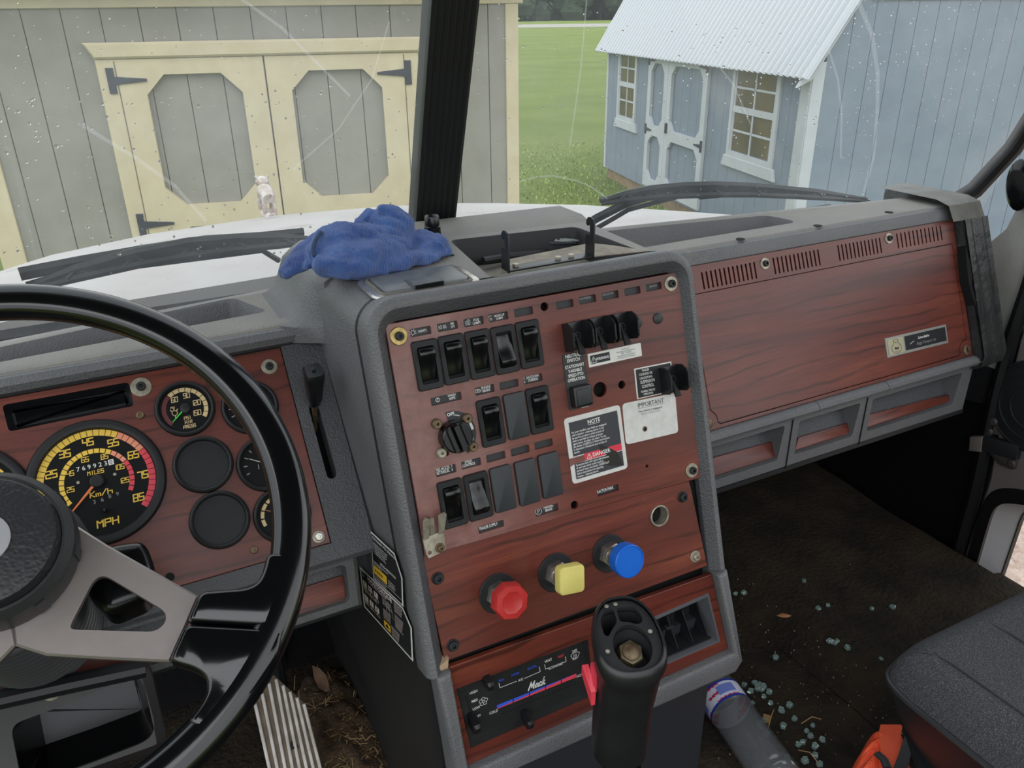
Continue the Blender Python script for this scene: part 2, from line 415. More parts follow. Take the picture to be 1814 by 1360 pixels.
# ---------------------------------------------------------------- sheds
SA = rad(-13.26); SD = V((math.cos(SA), math.sin(SA), 0)); SB = V((-math.sin(SA), math.cos(SA), 0))
SIDE_B = mat('olive_grey_siding', '#918d82', .75, var='#868278', vscale=5, bump=(55, .3, .004))
TRIM_B = mat('cream_trim_paint', '#cbbd9e', .7, var='#bfb091', vscale=6, bump=(40, .3, .004))
SIDE_G = mat('blue_grey_siding', '#808b98', .75, var='#788390', vscale=5, bump=(55, .3, .004))
TRIM_G = mat('white_shed_trim', '#c0c3c7', .65, var='#b5b9be', vscale=6, bump=(40, .2, .003))
IRON = mat('black_iron_hinge', '#2b2f36', .6)
SKID = mat('weathered_timber', '#a1875f', .85, var='#7d6747', vscale=8)
def face(o, u, n):
    """frame on a shed wall: o point, u to the right seen from outside, z up, outward n"""
    return Frame(o, u, (0, 0, 1))
def brd(par, name, F, o, d0, d1, m, c=.004): return add(name, slab(o, d0, d1, c, 1), m, par, par.matrix_world.inverted() @ F.M())
def R4(x0, x1, z0, z1): return [(x0, z0), (x1, z0), (x1, z1), (x0, z1)]
def siding(par, F, x0, x1, zf, m, step, d=.009, off=0.0):
    x = x0; first = True
    while x < x1-.01:
        e = min(x1, x+step-(off if first else 0)); first = False
        o = zf(x+.0022, e-.0022); brd(par, 'siding_board', F, o, 0, d, m, .002); x = e
def octo(x0, x1, z0, z1, c): return [(x0+c, z0), (x1-c, z0), (x1, z0+c), (x1, z1-c), (x1-c, z1), (x0+c, z1), (x0, z1-c), (x0, z0+c)]
def thinge(par, sub, F, x, z, s, L=.16, h=.1):
    o = [(x, z-h/2), (x+s*.04, z-h/2), (x+s*.04, z-.02), (x+s*L, z-.006), (x+s*L, z+.006), (x+s*.04, z+.02), (x+s*.04, z+h/2), (x, z+h/2)]
    q = add('hinge', slab(o, .055, .066, .002, 1), IRON, sub); q.matrix_local = sub.matrix_local.inverted() @ par.matrix_world.inverted() @ F.M() if sub is not par else par.matrix_world.inverted() @ F.M()
# beige shed
bp = SB*5.39
FB = Frame(bp, SD, (0, 0, 1))
shed = thing('garden_shed', 'olive grey garden shed with cream trim and cream double doors', 'shed', Matrix.Translation(bp))
inv = shed.matrix_world.inverted()
add('wall_core', box(-1.88, 1.34, .02, 2.4, .15, 2.42), SIDE_B, shed, Matrix(((SD.x, SB.x, 0, 0), (SD.y, SB.y, 0, 0), (0, 0, 1, 0), (0, 0, 0, 1))))
siding(shed, FB, -1.78, 1.29, lambda a, b: R4(a, b, .2, 2.34), SIDE_B, .2032, off=.09)
brd(shed, 'eave_trim', FB, R4(-1.93, 1.40, 2.326, 2.47), 0, .03, TRIM_B)
brd(shed, 'corner_trim', FB, R4(-1.9, -1.76, .2, 2.326), 0, .025, TRIM_B)
brd(shed, 'corner_trim', FB, R4(1.287, 1.37, .2, 2.326), 0, .025, TRIM_B)
brd(shed, 'door_header', FB, [(-1.125, 2.062), (.725, 2.062), (.765, 2.148), (-1.175, 2.148)], .02, .07, TRIM_B, .012)
add('roof', loft([[(-2.05, -.2, 2.45), (1.5, -.2, 2.45), (1.5, -.2, 2.5), (-2.05, -.2, 2.5)], [(-2.05, 1.2, 3.3), (1.5, 1.2, 3.3), (1.5, 1.2, 3.36), (-2.05, 1.2, 3.36)], [(-2.05, 2.6, 2.45), (1.5, 2.6, 2.45), (1.5, 2.6, 2.5), (-2.05, 2.6, 2.5)]]), mat('grey_shingles', '#5a5753', .9), shed, Matrix(((SD.x, SB.x, 0, 0), (SD.y, SB.y, 0, 0), (0, 0, 1, 0), (0, 0, 0, 1))))
add('skid', box(-1.85, 1.3, .05, 2.3, 0, .17), SKID, shed, Matrix(((SD.x, SB.x, 0, 0), (SD.y, SB.y, 0, 0), (0, 0, 1, 0), (0, 0, 0, 1))))
for s, (x0, x1) in ((-1, (-1.128, -.206)), (1, (-.198, .722))):
    M = inv @ FB.M()
    d = add('door', plate(R4(x0, x1, .25, 2.06), [octo(x0+(.245 if s < 0 else .14), x1-(.14 if s < 0 else .235), 1.21, 1.972, .11), octo(x0+(.245 if s < 0 else .14), x1-(.14 if s < 0 else .235), .36, 1.075, .11)], .012, .05, .004), TRIM_B, shed, M)
    J = x0+.1 if s < 0 else x1-.09
    add('jamb_seam', slab(R4(J-.003, J+.003, .25, 2.05), .03, .0515), mat('seam_shadow_gap', '#6f6850', .9), d)
    for z in (1.945, 1.105):
        e = -1.02 if s < 0 else .612; q = -1 if s > 0 else 1; x = e - q*.06
        o = [(x, z-.07), (x+q*.04, z-.07), (x+q*.04, z-.022), (x+q*.21, z-.007), (x+q*.21, z+.007), (x+q*.04, z+.022), (x+q*.04, z+.07), (x, z+.07)]
        add('hinge', slab(o, .05, .062, .002, 1), IRON, d)
dd = shed.children[-1]
add('door_handle', slab([(-.1+.02*math.cos(a)*(1+.4*abs(math.cos(2*a))), 1.105+.065*math.sin(a)) for a in [k*.3927 for k in range(16)]], .05, .07, .004), IRON, dd)
# blue-grey shed
PX = 4.23; CB = 6.45
bo = SD*PX+SB*CB
FF = Frame(bo, -SB, (0, 0, 1))            # long front wall, x runs from the corner (0) to the far end (-5.0)
FE = Frame(bo, SD, (0, 0, 1))             # gable end
LEN = 5.0
bshed = thing('lofted_shed', 'blue grey lofted shed with white metal roof, white trim and two windows', 'shed', Matrix.Translation(bo))
binv = bshed.matrix_world.inverted(); A = Matrix(((SD.x, SB.x, 0, 0), (SD.y, SB.y, 0, 0), (0, 0, 1, 0), (0, 0, 0, 1)))
add('wall_core', box(.02, 3.6, .02, LEN, .16, 1.78), SIDE_G, bshed, A)
def gz(x): return 1.84+min(x, 3.6-x)*1.62 if min(x, 3.6-x) < .62 else 2.845+(min(x, 3.6-x)-.62)*.45
add('gable_core', loft([[(x, y, z) for x, z in ((.05, 1.7), (3.55, 1.7), (2.98, 2.75), (1.8, 3.3), (.62, 2.75))] for y in (.02, LEN)]), SIDE_G, bshed, A)
siding(bshed, FF, -LEN+.05, -.12, lambda a, b: R4(a, b, .16, 1.83), SIDE_G, .2032)
siding(bshed, FE, .1, 3.55, lambda a, b: [(a, .16), (b, .16), (b, gz(b)-.04), (a, gz(a)-.04)], SIDE_G, .2032)
brd(bshed, 'corner_trim', FF, R4(-.13, .012, .16, 1.83), 0, .022, TRIM_G)
brd(bshed, 'corner_trim', FE, R4(-.012, .1, .16, 1.86), 0, .022, TRIM_G)
brd(bshed, 'corner_trim', FF, R4(-LEN, -LEN+.06, .16, 1.83), 0, .022, TRIM_G)
brd(bshed, 'loft_trim', FE, R4(.45, 3.15, 2.325, 2.42), .004, .026, TRIM_G)
brd(bshed, 'rake_trim', FE, [(-.16, 1.66), (-.03, 1.72), (.66, 2.86), (.58, 2.94)], .0, .04, TRIM_G)
add('skid', box(.05, 3.5, .02, LEN, -.02, .17), SKID, bshed, A)
METAL = mat('white_ribbed_metal', '#bfc2c6', .4, .0, coat=.2)
def ribbed(pa, pb, y0, y1):
    """roof sheet from eave point pa to upper point pb (x, z), ribs every 0.1 m running up the slope"""
    ys = []; k = 0; y = y0
    while y < y1:
        for dy, h in ((0, 0), (.045, 0), (.058, .028), (.082, .028), (.095, 0)): ys.append((y+dy, h))
        y += .1
    d = V((pb[0]-pa[0], 0, pb[1]-pa[1])).normalized(); n = V((-d.z, 0, d.x)) if d.x > 0 else V((-d.z, 0, d.x))
    if n.z < 0: n = -n
    return loft([[tuple(V((p[0], y, p[1]))+n*h) for y, h in ys] for p in (pa, pb)]+[[tuple(V((p[0], y, p[1]))+n*(h-.006)) for y, h in ys] for p in (pb, pa)], closed=False)
for pa, pb in (((-.14, 1.735), (.62, 2.96)), ((.62, 2.96), (1.8, 3.5)), ((3.74, 1.735), (2.98, 2.96)), ((2.98, 2.96), (1.8, 3.5))):
    add('roof_sheet', ribbed(pa, pb, -.16, LEN+.1), METAL, bshed, A, 20)
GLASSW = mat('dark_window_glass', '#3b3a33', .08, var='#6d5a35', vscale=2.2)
def shed_window(x0, x1, z0, z1):
    M = binv @ FF.M()
    w = add('window', plate(R4(x0-.055, x1+.055, z0-.055, z1+.03), [R4(x0, x1, z0, z1)], 0, .035, .004), TRIM_G, bshed, M)
    add('sill', slab([(x0-.13, z0-.16), (x1+.13, z0-.16), (x1+.09, z0-.05), (x0-.09, z0-.05)], .01, .04, .004, 1), TRIM_G, w)
    zm = (z0+z1)/2; xm = (x0+x1)/2
    add('muntin', Geo().add(slab(R4(x0, x1, zm-.03, zm+.03), .008, .03)).add(slab(R4(xm-.012, xm+.012, z0, z1), .008, .022)).add(slab(R4(x0, x1, (z0+zm)/2-.01, (z0+zm)/2+.01), .008, .022)).add(slab(R4(x0, x1, (z1+zm)/2-.01, (z1+zm)/2+.01), .008, .022)).add(slab(R4(x0, x0+.025, z0, z1), .008, .024)).add(slab(R4(x1-.025, x1, z0, z1), .008, .024)), TRIM_G, w)
    for a, b in ((x0, xm), (xm, x1)):
        for c, e in ((z0, (z0+zm)/2), ((z0+zm)/2, zm), (zm, (z1+zm)/2), ((z1+zm)/2, z1)):
            add('pane', slab(R4(a+.012, b-.012, c+.01, e-.01), .010, .014), GLASSW, w)
pw = lambda x, y: FF.p(x, y)
a = pw(1311, 112); b = pw(1366, 285); shed_window(a[0], b[0]-.0, .95, 1.77)
a = pw(1103, 92); b = pw(1122, 200); shed_window(a[0], b[0]+.06, .95, 1.77)
x0, x1 = pw(1157, 96)[0], pw(1264, 110)[0]; xs = pw(1192, 110)[0]
for (a, b) in ((x0, xs-.003), (xs+.003, x1)):
    d = add('door', plate(R4(a, b, .2, 1.79), [octo(a+.1, b-.1, .96, 1.68, .1), octo(a+.1, b-.1, .3, .84, .1)], .012, .05, .004), TRIM_G, bshed, binv @ FF.M())
    s = 1 if a == x0 else -1; e = a if a == x0 else b
    for z in (1.71, .9):
        add('hinge', slab([(e, z-.06), (e+s*.04, z-.06), (e+s*.04, z-.02), (e+s*.2, z-.006), (e+s*.2, z+.006), (e+s*.04, z+.02), (e+s*.04, z+.06), (e, z+.06)], .05, .06), IRON, d)
add('door_handle', slab(rrect(.03, .12, .01, 3, xs+.06, .98), .05, .075, .004), IRON, d)
# ---------------------------------------------------------------- hood
HOODW = mat('weathered_white_paint', '#b5b1ae', .55, var='#a8a19c', vscale=5, wear=('#948b85', 7, .6))
YH = [1.37, 1.42, 1.5, 1.75, 2.0, 2.14, 2.22, 2.26]
HW = [1.04, 1.02, .97, .83, .69, .62, .57, .54]
HZ = [1.886, 1.887, 1.882, 1.862, 1.832, 1.812, 1.79, 1.73]
rings = []
for y, w, z in zip(YH, HW, HZ):
    pr = [(-1.16, -.75), (-1.1, -.34), (-1.03, -.13), (-.96, -.06), (-.85, -.028), (-.5, -.006), (-.2, 0), (0, .004), (.2, 0), (.5, -.006), (.85, -.022), (.96, -.042), (1.03, -.10), (1.1, -.34), (1.16, -.75)]
    rings.append([(XM+a*w, y, z+b) for a, b in pr])
rings.append([(XM+a*.5, 2.29, 1.0+.6*(1-abs(a))) for a, b in pr])
lip = [(x, y+.0, z-.05) for x, y, z in rings[0]]
hood = thing('truck_hood', 'weathered white truck hood beyond the windshield', 'hood', T3(XM, 1.7, 1.0))
hi = hood.matrix_world.inverted()
add('hood_shell', loft([lip]+rings, closed=False), HOODW, hood, hi, 50)
COWL = mat('dark_cowl_plastic', '#3e4448', .6)
add('cowl_panel', loft([[(x, y, z) for x in (-.6, XM, 1.4)] for y, z in ((1.0, 1.90), (1.06, 1.885), (1.2, 1.86), (1.42, 1.83))], closed=False), COWL, hood, hi)
for k in range(9): add('cowl_slot', slab(rrect(.075, .012, .005, 2, -.42+k*.085, 1.1), 0, .004), CAVITY, hood, hi @ T3(0, 0, 1.868) @ T3(0, 1.1, 0) @ RX(-24) @ T3(0, -1.1, 0))
# hood ornament: small weathered dog standing at the nose, seen from behind
ORN = mat('pitted_chrome', '#d8d2cd', .35, .3, var='#9c7f6d', vscale=60)
oc = hit(477, 383, (0, 2.18, 0), V((0, 1, 0)))
g = Geo()
g.add(lathe([(.02, 0), (.021, .012), (.015, .018)], 12), Matrix.Diagonal((1, 1.6, 1, 1)))
def blob(c, r, n=10): return [(c[0]+r[0]*math.cos(rad(b))*math.cos(2*math.pi*k/n), c[1]+r[1]*math.cos(rad(b))*math.sin(2*math.pi*k/n), c[2]+r[2]*math.sin(rad(b))) for b in (-85, -50, -15, 15, 50, 85) for k in range(n)]
def bl(c, r, n=10):
    p = blob(c, r, n); return loft([p[i*n:(i+1)*n] for i in range(6)])
g.add(tube([(-.012, -.02, .015), (-.013, -.022, .035), (-.01, -.016, .055)], [.006, .0055, .009], 8)); g.add(tube([(.012, -.02, .015), (.013, -.022, .035), (.01, -.016, .055)], [.006, .0055, .009], 8))
g.add(tube([(-.014, .024, .015), (-.015, .022, .04), (-.01, .018, .06)], [.006, .006, .009], 8)); g.add(tube([(.014, .024, .015), (.015, .022, .04), (.01, .018, .06)], [.006, .006, .009], 8))
g.add(tube([(0, -.03, .052), (0, -.012, .058), (0, .012, .062), (0, .026, .07)], [.014, .019, .022, .017], 10))
g.add(bl((0, .032, .085), (.0185, .018, .016))); g.add(bl((0, .046, .08), (.011, .012, .009)))
for s in (-1, 1): g.add(tube([(s*.012, .03, .094), (s*.017, .028, .102)], [.005, .003], 6))
g.add(tube([(0, -.03, .058), (0, -.042, .064)], [.004, .003], 6))
o = add('hood_ornament', g, ORN, None, T3(*oc), 60)
tag(o, 'small weathered chrome animal ornament on the nose of the white hood, seen from behind', 'ornament')
# ---------------------------------------------------------------- windshield, pillars, gaskets
def glass_mat():
    t = NT('dust_and_veil_glass'); t.t.nodes.remove(t.b)
    tr = t.n('BsdfTransparent'); tr.inputs[0].default_value = (.955, .975, .97, 1)
    gl = t.n('BsdfGlossy', Roughness=.02); df = t.n('BsdfTranslucent'); df2 = t.n('BsdfDiffuse'); df.inputs[0].default_value = (.85, .88, .92, 1); df2.inputs[0].default_value = (.8, .8, .8, 1)
    fr = t.n('Fresnel'); ge = t.n('NewGeometry'); io = t.n('Mix', data_type='FLOAT'); t.l(ge.outputs['Backfacing'], io.inputs[0]); io.inputs[2].default_value = 1.3; io.inputs[3].default_value = 1/1.3; t.l(io.outputs[0], fr.inputs['IOR']); mx = t.n('MixShader'); t.l(fr.outputs[0], mx.inputs[0]); t.l(tr.outputs[0], mx.inputs[1]); t.l(gl.outputs[0], mx.inputs[2])
    a = t.ramp(t.noise(2.2, 8, t.co((1, 1, 1), (0, 0, .6)), .65, .7), [(.38, (.02, .02, .02, 1)), (.75, (.11, .11, .11, 1))])  # dust film that also paints in the pale reflection veil
    b = t.ramp(t.noise(160, 2), [(.71, G0), (.76, (.16, .16, .16, 1))])
    s = t.ramp(t.noise(1, 5, t.co((60, 3, 60), (0, 0, .5)), .6), [(.68, G0), (.74, (.05, .05, .05, 1))])
    d1 = t.n('MixShader'); d1.inputs[0].default_value = .35; t.l(df.outputs[0], d1.inputs[1]); t.l(df2.outputs[0], d1.inputs[2])
    su = t.n('Math', operation='ADD'); t.l(a, su.inputs[0]); t.l(b, su.inputs[1]); s2 = t.n('Math', operation='ADD'); t.l(su.outputs[0], s2.inputs[0]); t.l(s, s2.inputs[1])
    m2 = t.n('MixShader'); t.l(s2.outputs[0], m2.inputs[0]); t.l(mx.outputs[0], m2.inputs[1]); t.l(d1.outputs[0], m2.inputs[2])
    t.l(m2.outputs[0], t.out.inputs['Surface']); return t.m
GLASS = glass_mat()
RUBBER = mat('black_rubber_gasket', '#0c0c0e', .5, bump=(60, .1, .001))
struct('window_1', slab(R4(-1.03, -.02, -.04, .82), 0, .005), GLASS, 'driver side flat windshield pane with rain drops', M=WL.M())
struct('window_2', slab(R4(.02, 1.03, -.04, .82), 0, .005), GLASS, 'passenger side flat windshield pane, scratched, with dust and a painted reflection veil', M=WR.M())
PB = V((XM, 1.028, 2.021)); PT = V((XM, .795, 2.68))
# centre post with fine vertical ribs
ax = (PT-PB).normalized(); FP = Frame(PB-ax*.06, (1, 0, 0), ax)
prof = [(-.029, -.012)] + [(-.029+.058*k/14, .016+(.0022 if k % 2 else 0)) for k in range(15)] + [(.029, -.012)]
L = (PT-PB).length+.06
struct('trim_1', loft([[(x, 0, z) for x, z in prof], [(x, L, z) for x, z in prof]]), RUBBER, 'ribbed black centre post between the windshield panes', 20, FP.M())
struct('trim_2', tube([(-1.03, .0, .0), (-.5, 0, 0), (-.02, 0, 0)], .012, 8), RUBBER, 'black rubber seal under the driver windshield pane', M=WL.M(0, -.03))
struct('trim_3', tube([(.02, 0, 0), (.8, 0, 0), (.93, .0, .0), (.99, .04, 0), (1.025, .12, 0), (1.035, .3, 0), (1.035, .8, 0)], .016, 10), RUBBER, 'black rubber seal around the passenger windshield pane', M=WR.M(0, -.03))
# rain drops on the outside of the glass
WATER = NT('rain_water'); WATER.b.inputs['Transmission Weight'].default_value = 1; WATER.b.inputs['IOR'].default_value = 1.33; WATER.b.inputs['Roughness'].default_value = .0; WATER = WATER.m
g = Geo(); rg = random.Random(11)
def drop(F, a, b, r, st):
    n = 8; R = []
    for q, hh in ((1, 0), (.86, .45), (.5, .8), (.12, .95)): R.append([(a+r*q*math.cos(2*math.pi*k/n), b+r*q*st*math.sin(2*math.pi*k/n)*(1.25 if math.sin(2*math.pi*k/n) < 0 else 1), r*.55*hh) for k in range(n)])
    vf = loft(R, caps=(True, True)); m = F.M() @ Matrix.Diagonal((1, 1, -1, 1)) @ T3(0, 0, 0)
    g.add(vf, m)
for x0, x1, y0, y1, n, r0, r1 in ((0, 760, 150, 450, 200, .0006, .0017), (0, 760, 0, 200, 80, .0004, .0009), (800, 1060, 0, 340, 70, .0004, .0011), (1060, 1560, 40, 350, 230, .0005, .0014), (1500, 1800, 0, 260, 190, .0004, .0011), (1230, 1420, 60, 220, 26, .0008, .0016)):
    for _ in range(n):
        x, y = rg.uniform(x0, x1), rg.uniform(y0, y1); F = WL if x < 770 else WR
        a, b = F.p(x, y); drop(F, a, b, rg.uniform(r0, r1)*(1 if rg.random() < .8 else 1.25), rg.uniform(.6, 1.1))
tag(add('rain_drops', g, WATER), 'rain drops beaded on the outside of the windshield', 'water drops', kind='stuff')
# arcs left on the glass by the wipers, plus one drawn-in pale arc
SMEAR_ARC = NT('wiper_smear'); SMEAR_ARC.t.nodes.remove(SMEAR_ARC.b); _t = SMEAR_ARC.n('BsdfTransparent'); _d = SMEAR_ARC.n('BsdfTranslucent'); _x = SMEAR_ARC.n('MixShader'); _x.inputs[0].default_value = .16
SMEAR_ARC.l(_t.outputs[0], _x.inputs[1]); SMEAR_ARC.l(_d.outputs[0], _x.inputs[2]); SMEAR_ARC.l(_x.outputs[0], SMEAR_ARC.out.inputs['Surface']); SMEAR_ARC = SMEAR_ARC.m
g = Geo()
for F, pts, w in ((WR, [(1520, 0), (1545, 60), (1556, 130), (1555, 200), (1548, 280), (1530, 345)], .006), (WR, [(1468, 85), (1485, 140), (1492, 200), (1490, 280)], .003), (WR, [(1260, 100), (1300, 150), (1330, 220)], .002), (WL, [(150, 225), (240, 280), (310, 330), (365, 392)], .004), (WL, [(430, 0), (500, 50), (560, 110), (620, 170)], .003), (WL, [(520, 300), (600, 230), (660, 140), (690, 40)], .002), (WR, [(1040, 0), (1030, 120), (1010, 260)], .002), (WR, [(922, 322), (950, 314), (980, 312), (1020, 320), (1050, 333), (1076, 352)], .0025)):
    g.add(stroke([F.pts(pts)], w, -.0012), F.M())
tag(add('smears_and_pale_arc', g, SMEAR_ARC, smooth=0), 'faint dusty arcs wiped across the windshield, and one drawn-in pale arc', 'smears', kind='stuff')
# ---------------------------------------------------------------- wipers
WIPM = mat('dull_black_wiper', '#191c1d', .5)
def wiper(name, label, F, blade, arm, link, h=-.045):
    B = F.pts(blade, h); Am = F.pts(arm, h); t = thing(name, label, 'wiper', F.M(B[len(B)//2][0], B[len(B)//2][1], h)); o = B[len(B)//2]
    rel = lambda P, z=0: [(a-o[0], b-o[1], z) for a, b in P]
    P = rel(B)
    add('rubber_blade', tube(P, [.003]+[.005]*(len(P)-2)+[.003], 6), WIPM, t)
    add('blade_frame', tube([(x, y+.014*math.sin(math.pi*min(1, max(0, i/(len(P)-1)))), -.008) for i, (x, y, z) in enumerate(P)], [.003]+[.0065]*(len(P)-2)+[.003], 6), WIPM, t)
    add('blade_body', loft([[(x, y+.002, -.004), (x, y+.0105*math.sin(math.pi*min(1, max(.06, i/(len(P)-1))))**.6, -.006), (x, y+.0105*math.sin(math.pi*min(1, max(.06, i/(len(P)-1))))**.6, -.012), (x, y+.002, -.012)] for i, (x, y, z) in enumerate(P)]), WIPM, t)
    for i in range(1, len(P)-1): add('claw', tube([(P[i][0]-.012, P[i][1]+.001, 0), (P[i][0], P[i][1]+.008, -.006), (P[i][0]+.012, P[i][1]+.001, 0)], .0035, 6), WIPM, t)
    add('wiper_arm', tube(rel(Am, -.016), .009, 6, flat=.6), WIPM, t)
    if link: add('washer_hose', tube(rel(F.pts(link, h), -.012), .004, 6), WIPM, t)
    m = P[len(P)//2]; add('pivot_clip', cbox(.045, .022, .016, .003), WIPM, t, T3(m[0], m[1], -.02))
    return t
wiper('wiper', 'black wiper lying low across the driver pane, its tip behind the blue cloth', WL, [(50, 515), (140, 492), (240, 470), (340, 452), (420, 442), (500, 434), (560, 428)], [(40, 500), (150, 478), (260, 458), (370, 440), (470, 433), (545, 425)], [(60, 520), (200, 487), (330, 470), (470, 452), (500, 470)])
wiper('wiper', 'black wiper arched above the passenger end of the dash', WR, [(1066, 361), (1110, 355), (1155, 350), (1210, 347), (1264, 345), (1336, 345), (1446, 350), (1540, 357)], [(1020, 425), (1063, 397), (1118, 369), (1170, 353), (1264, 346), (1300, 345)], [(1050, 418), (1089, 396), (1118, 379), (1165, 366), (1205, 356)])
# ---------------------------------------------------------------- dashboard body
dash = thing('dashboard', 'grey grained dashboard running the full width of the truck cab', 'dashboard', T3(XM, .75, 1.65))
di = dash.matrix_world.inverted()
def part(name, geo, m, F=None, par=None, sm=35, M=None):
    """part of the dash; geometry in the frame F (or world)"""
    par = par or dash
    W = M if M is not None else (F.M() if F else Matrix())
    return add(name, geo, m, par, Matrix() if par.parent else par.matrix_world.inverted() @ W, sm)
def wsY(x, z): return 1.04-.14*abs(x-XM)-.37*(z-1.99)
FZ = lambda z: Frame((0, 0, z), (1, 0, 0), (0, 1, 0))
def tray(name, hole, z, depth, m, slope=.012):
    lo = inset(ccw(hole), slope); hole = ccw(hole)
    g = Geo().add(loft([[(x, y, z) for x, y in hole], [(x, y, z-.004) for x, y in inset(hole, .002)], [(x, y, z-depth) for x, y in lo]], caps=(False, True)))
    return part(name, g, m)
def smoothpoly(o, r, n=4):
    """round the corners of a polygon"""
    o = ccw(o); out = []
    for i in range(len(o)):
        p, q, s = V(o[i-1]), V(o[i]), V(o[(i+1) % len(o)])
        a = q+(p-q).normalized()*min(r, (p-q).length*.45); b = q+(s-q).normalized()*min(r, (s-q).length*.45)
        for k in range(n+1):
            t = k/n; w = a*(1-t)**2+q*2*t*(1-t)+b*t*t; out.append((w.x, w.y))
    return out
ZL, ZR = 1.977, 1.997
# left top pad with its long recess
F_ = FZ(ZL)
tl = smoothpoly([(-.5, wsY(-.5, ZL)-.016), (-.127, wsY(-.127, ZL)-.012)]+[F_.p(*q) for q in ((413, 527), (476, 551), (400, 565), (0, 641))]+[(-.5, F_.p(0, 641)[1]-.003)], .012)
part('top_pad', plate([(-.8, .879), (.202, .879), (.202, wsY(.202, ZL)+.01), (-.8, wsY(-.8, ZL)+.01)], [tl], ZL-.02, ZL, .003), TOPLIT)
tray('recess', tl, ZL, .024, VINYL)
part('seam_strip', loft([[(x, .8805, ZL-.001), (x, .884, ZL+.0012), (x, .899, ZL+.0012), (x, .901, ZL-.001)] for x in (-.8, .19)]), TOPLIT)
part('brow', loft([[(x, y, z) for y, z in ((.91, ZL-.008), (.886, ZL-.002), (.873, ZL-.0035), (.8675, ZL-.010), (.869, ZL-.018), (.877, ZL-.0245), (.90, ZL-.028))] for x in (-.8, .0, .202)], closed=False), VINYL)
# gauge surround with lever slot
gw = [FG.p(*q) for q in ((494, 615), (590, 961))]
GX1 = (gw[0][0]+gw[1][0])/2; GB1 = gw[0][1]; GB0 = gw[1][1]
slot = smoothpoly(FG.pts([(546, 722), (556, 708), (566, 728), (596, 838), (593, 848), (580, 848)]), .004)
wo = ccw([(-.7, GB0), (GX1, GB0), (GX1, GB1), (-.7, GB1)])
part('gauge_surround', plate([(-.8, GB0-.022), (.163, GB0-.022), (.163, GB1+.004), (-.8, GB1+.004)], [wo, slot], -.02, .002, .004), VINYLD, FG)
part('slot_well', plate(inset(ccw(slot), -.004), [], -.05, -.045), CAVITY, FG)
# lower lip under the gauges with wood strip in a pocket
FL = Frame((0, .73, 0), (1, 0, 0), (0, 0, 1)); FLb = tilted((0, .737, 1.690), 32)
zt = FG.world(0, GB0-.022).z
pk = smoothpoly([(-.7, 1.690), (.160, 1.690), (.160, zt-.012), (-.7, zt-.012)], .008)
part('lower_lip', plate([(-.8, 1.676), (.174, 1.676), (.174, zt+.003), (-.8, zt+.003)], [pk], -.05, .0, .005), VINYL, FL)
part('pocket_back', slab(R4(-.75, .165, -.004, .085), -.006, -.002), VINYLD, FLb)
WOODS = wood('cherry_laminate_trim', 3.1)
part('wood_strip', slab(smoothpoly([(-.7, FLb.p(560, 1075)[1])]+FLb.pts([(612, 1062), (608, 1018)])+[(-.7, FLb.p(608, 1018)[1])], .004), -.002, .0015, .001), WOODS, FLb)
part('underside', box(-.8, .174, .735, 1.1, 1.672, 1.678), SHELL)
# right top pad, recess, brow
F_ = FZ(ZR)
tr = smoothpoly([(.62, F_.p(1115, 405)[1]+.012)]+[F_.p(*q) for q in ((1115, 405), (1360, 381), (1415, 393), (1200, 428))]+[(.62, F_.p(1200, 428)[1]-.004)], .02)
part('top_pad', plate([(.575, .851), (1.285, .851), (1.285, wsY(1.285, ZR)+.01), (.575, wsY(.575, ZR)+.01)], [tr], ZR-.02, ZR, .004), TOPLIT)
tray('recess', tr, ZR, .024, VINYL)
part('brow', loft([[(x, y, z) for y, z in ((.88, ZR-.008), (.858, ZR-.002), (.846, ZR-.0035), (.839, ZR-.010), (.836, ZR-.019), (.841, ZR-.025), (.88, ZR-.03))] for x in (.575, .9, 1.285)], closed=False), VINYL)
for q in ((1311.7, 423.6), (1448.8, 400), (1574.8, 376.2)): part('screw_hole', lathe([(.0065, 0), (.0065, .0008), (.0045, .001)], 14), CAVITY, M=T3(*F_.p(*q), ZR))
part('screw_hole', lathe([(.0085, 0), (.0085, .0008), (.006, .001)], 14), RUSTY, M=T3(*FZ(ZL).p(523, 565), ZL+.001))
# lower tray frame with three pockets on the passenger side
FD = Frame((0, .75, 0), (1, 0, 0), (0, 0, 1)); FDb = tilted((0, .757, 1.6795), 32)
xs3 = ((.60, FD.p(1384, 800)[0]), (FD.p(1411, 780)[0], FD.p(1519, 745)[0]), (FD.p(1541, 735)[0], FD.p(1697, 690)[0]))
zb = lambda x: 1.681
holes = [smoothpoly([(a, 1.679), (b-.006, 1.679), (b, 1.737), (a, 1.737)], .005) for a, b in xs3]
part('tray_frame', plate([(.575, 1.658), (1.262, 1.656), (1.262, 1.768), (.575, 1.768)], holes, -.05, 0, .006), VINYL, FD)
lx = [.575, FD.p(1441, 714)[0], FD.p(1563, 680)[0], 1.262]
for a, b in zip(lx, lx[1:]): part('tray_lip', tube([(a+.0006, .7465, 1.757), ((a+b)/2, .7465, 1.757), (b-.0006, .7465, 1.757)], .0105, 10, flat=.8), VINYL)
for a in (.855, 1.0, ): pass
for x in (FD.p(1397, 790)[0], FD.p(1530, 738)[0]): part('rib_seam', box(x-.0008, x+.0008, .7485, .752, 1.66, 1.745), CAVITY)
part('pocket_back', slab(R4(.58, 1.25, -.004, .095), -.006, -.002), VINYLD, FDb)
for pl in (((1255, 812), (1383, 778), (1386, 818), (1262, 852)), ((1412, 775), (1503, 748), (1504, 778), (1408, 806)), ((1535, 735), (1682, 697), (1684, 727), (1530, 770))):
    part('wood_strip', slab(smoothpoly([(x, max(.0012, y)) for x, y in FDb.pts(pl)], .003), -.002, .003, .001), WOODS, FDb)
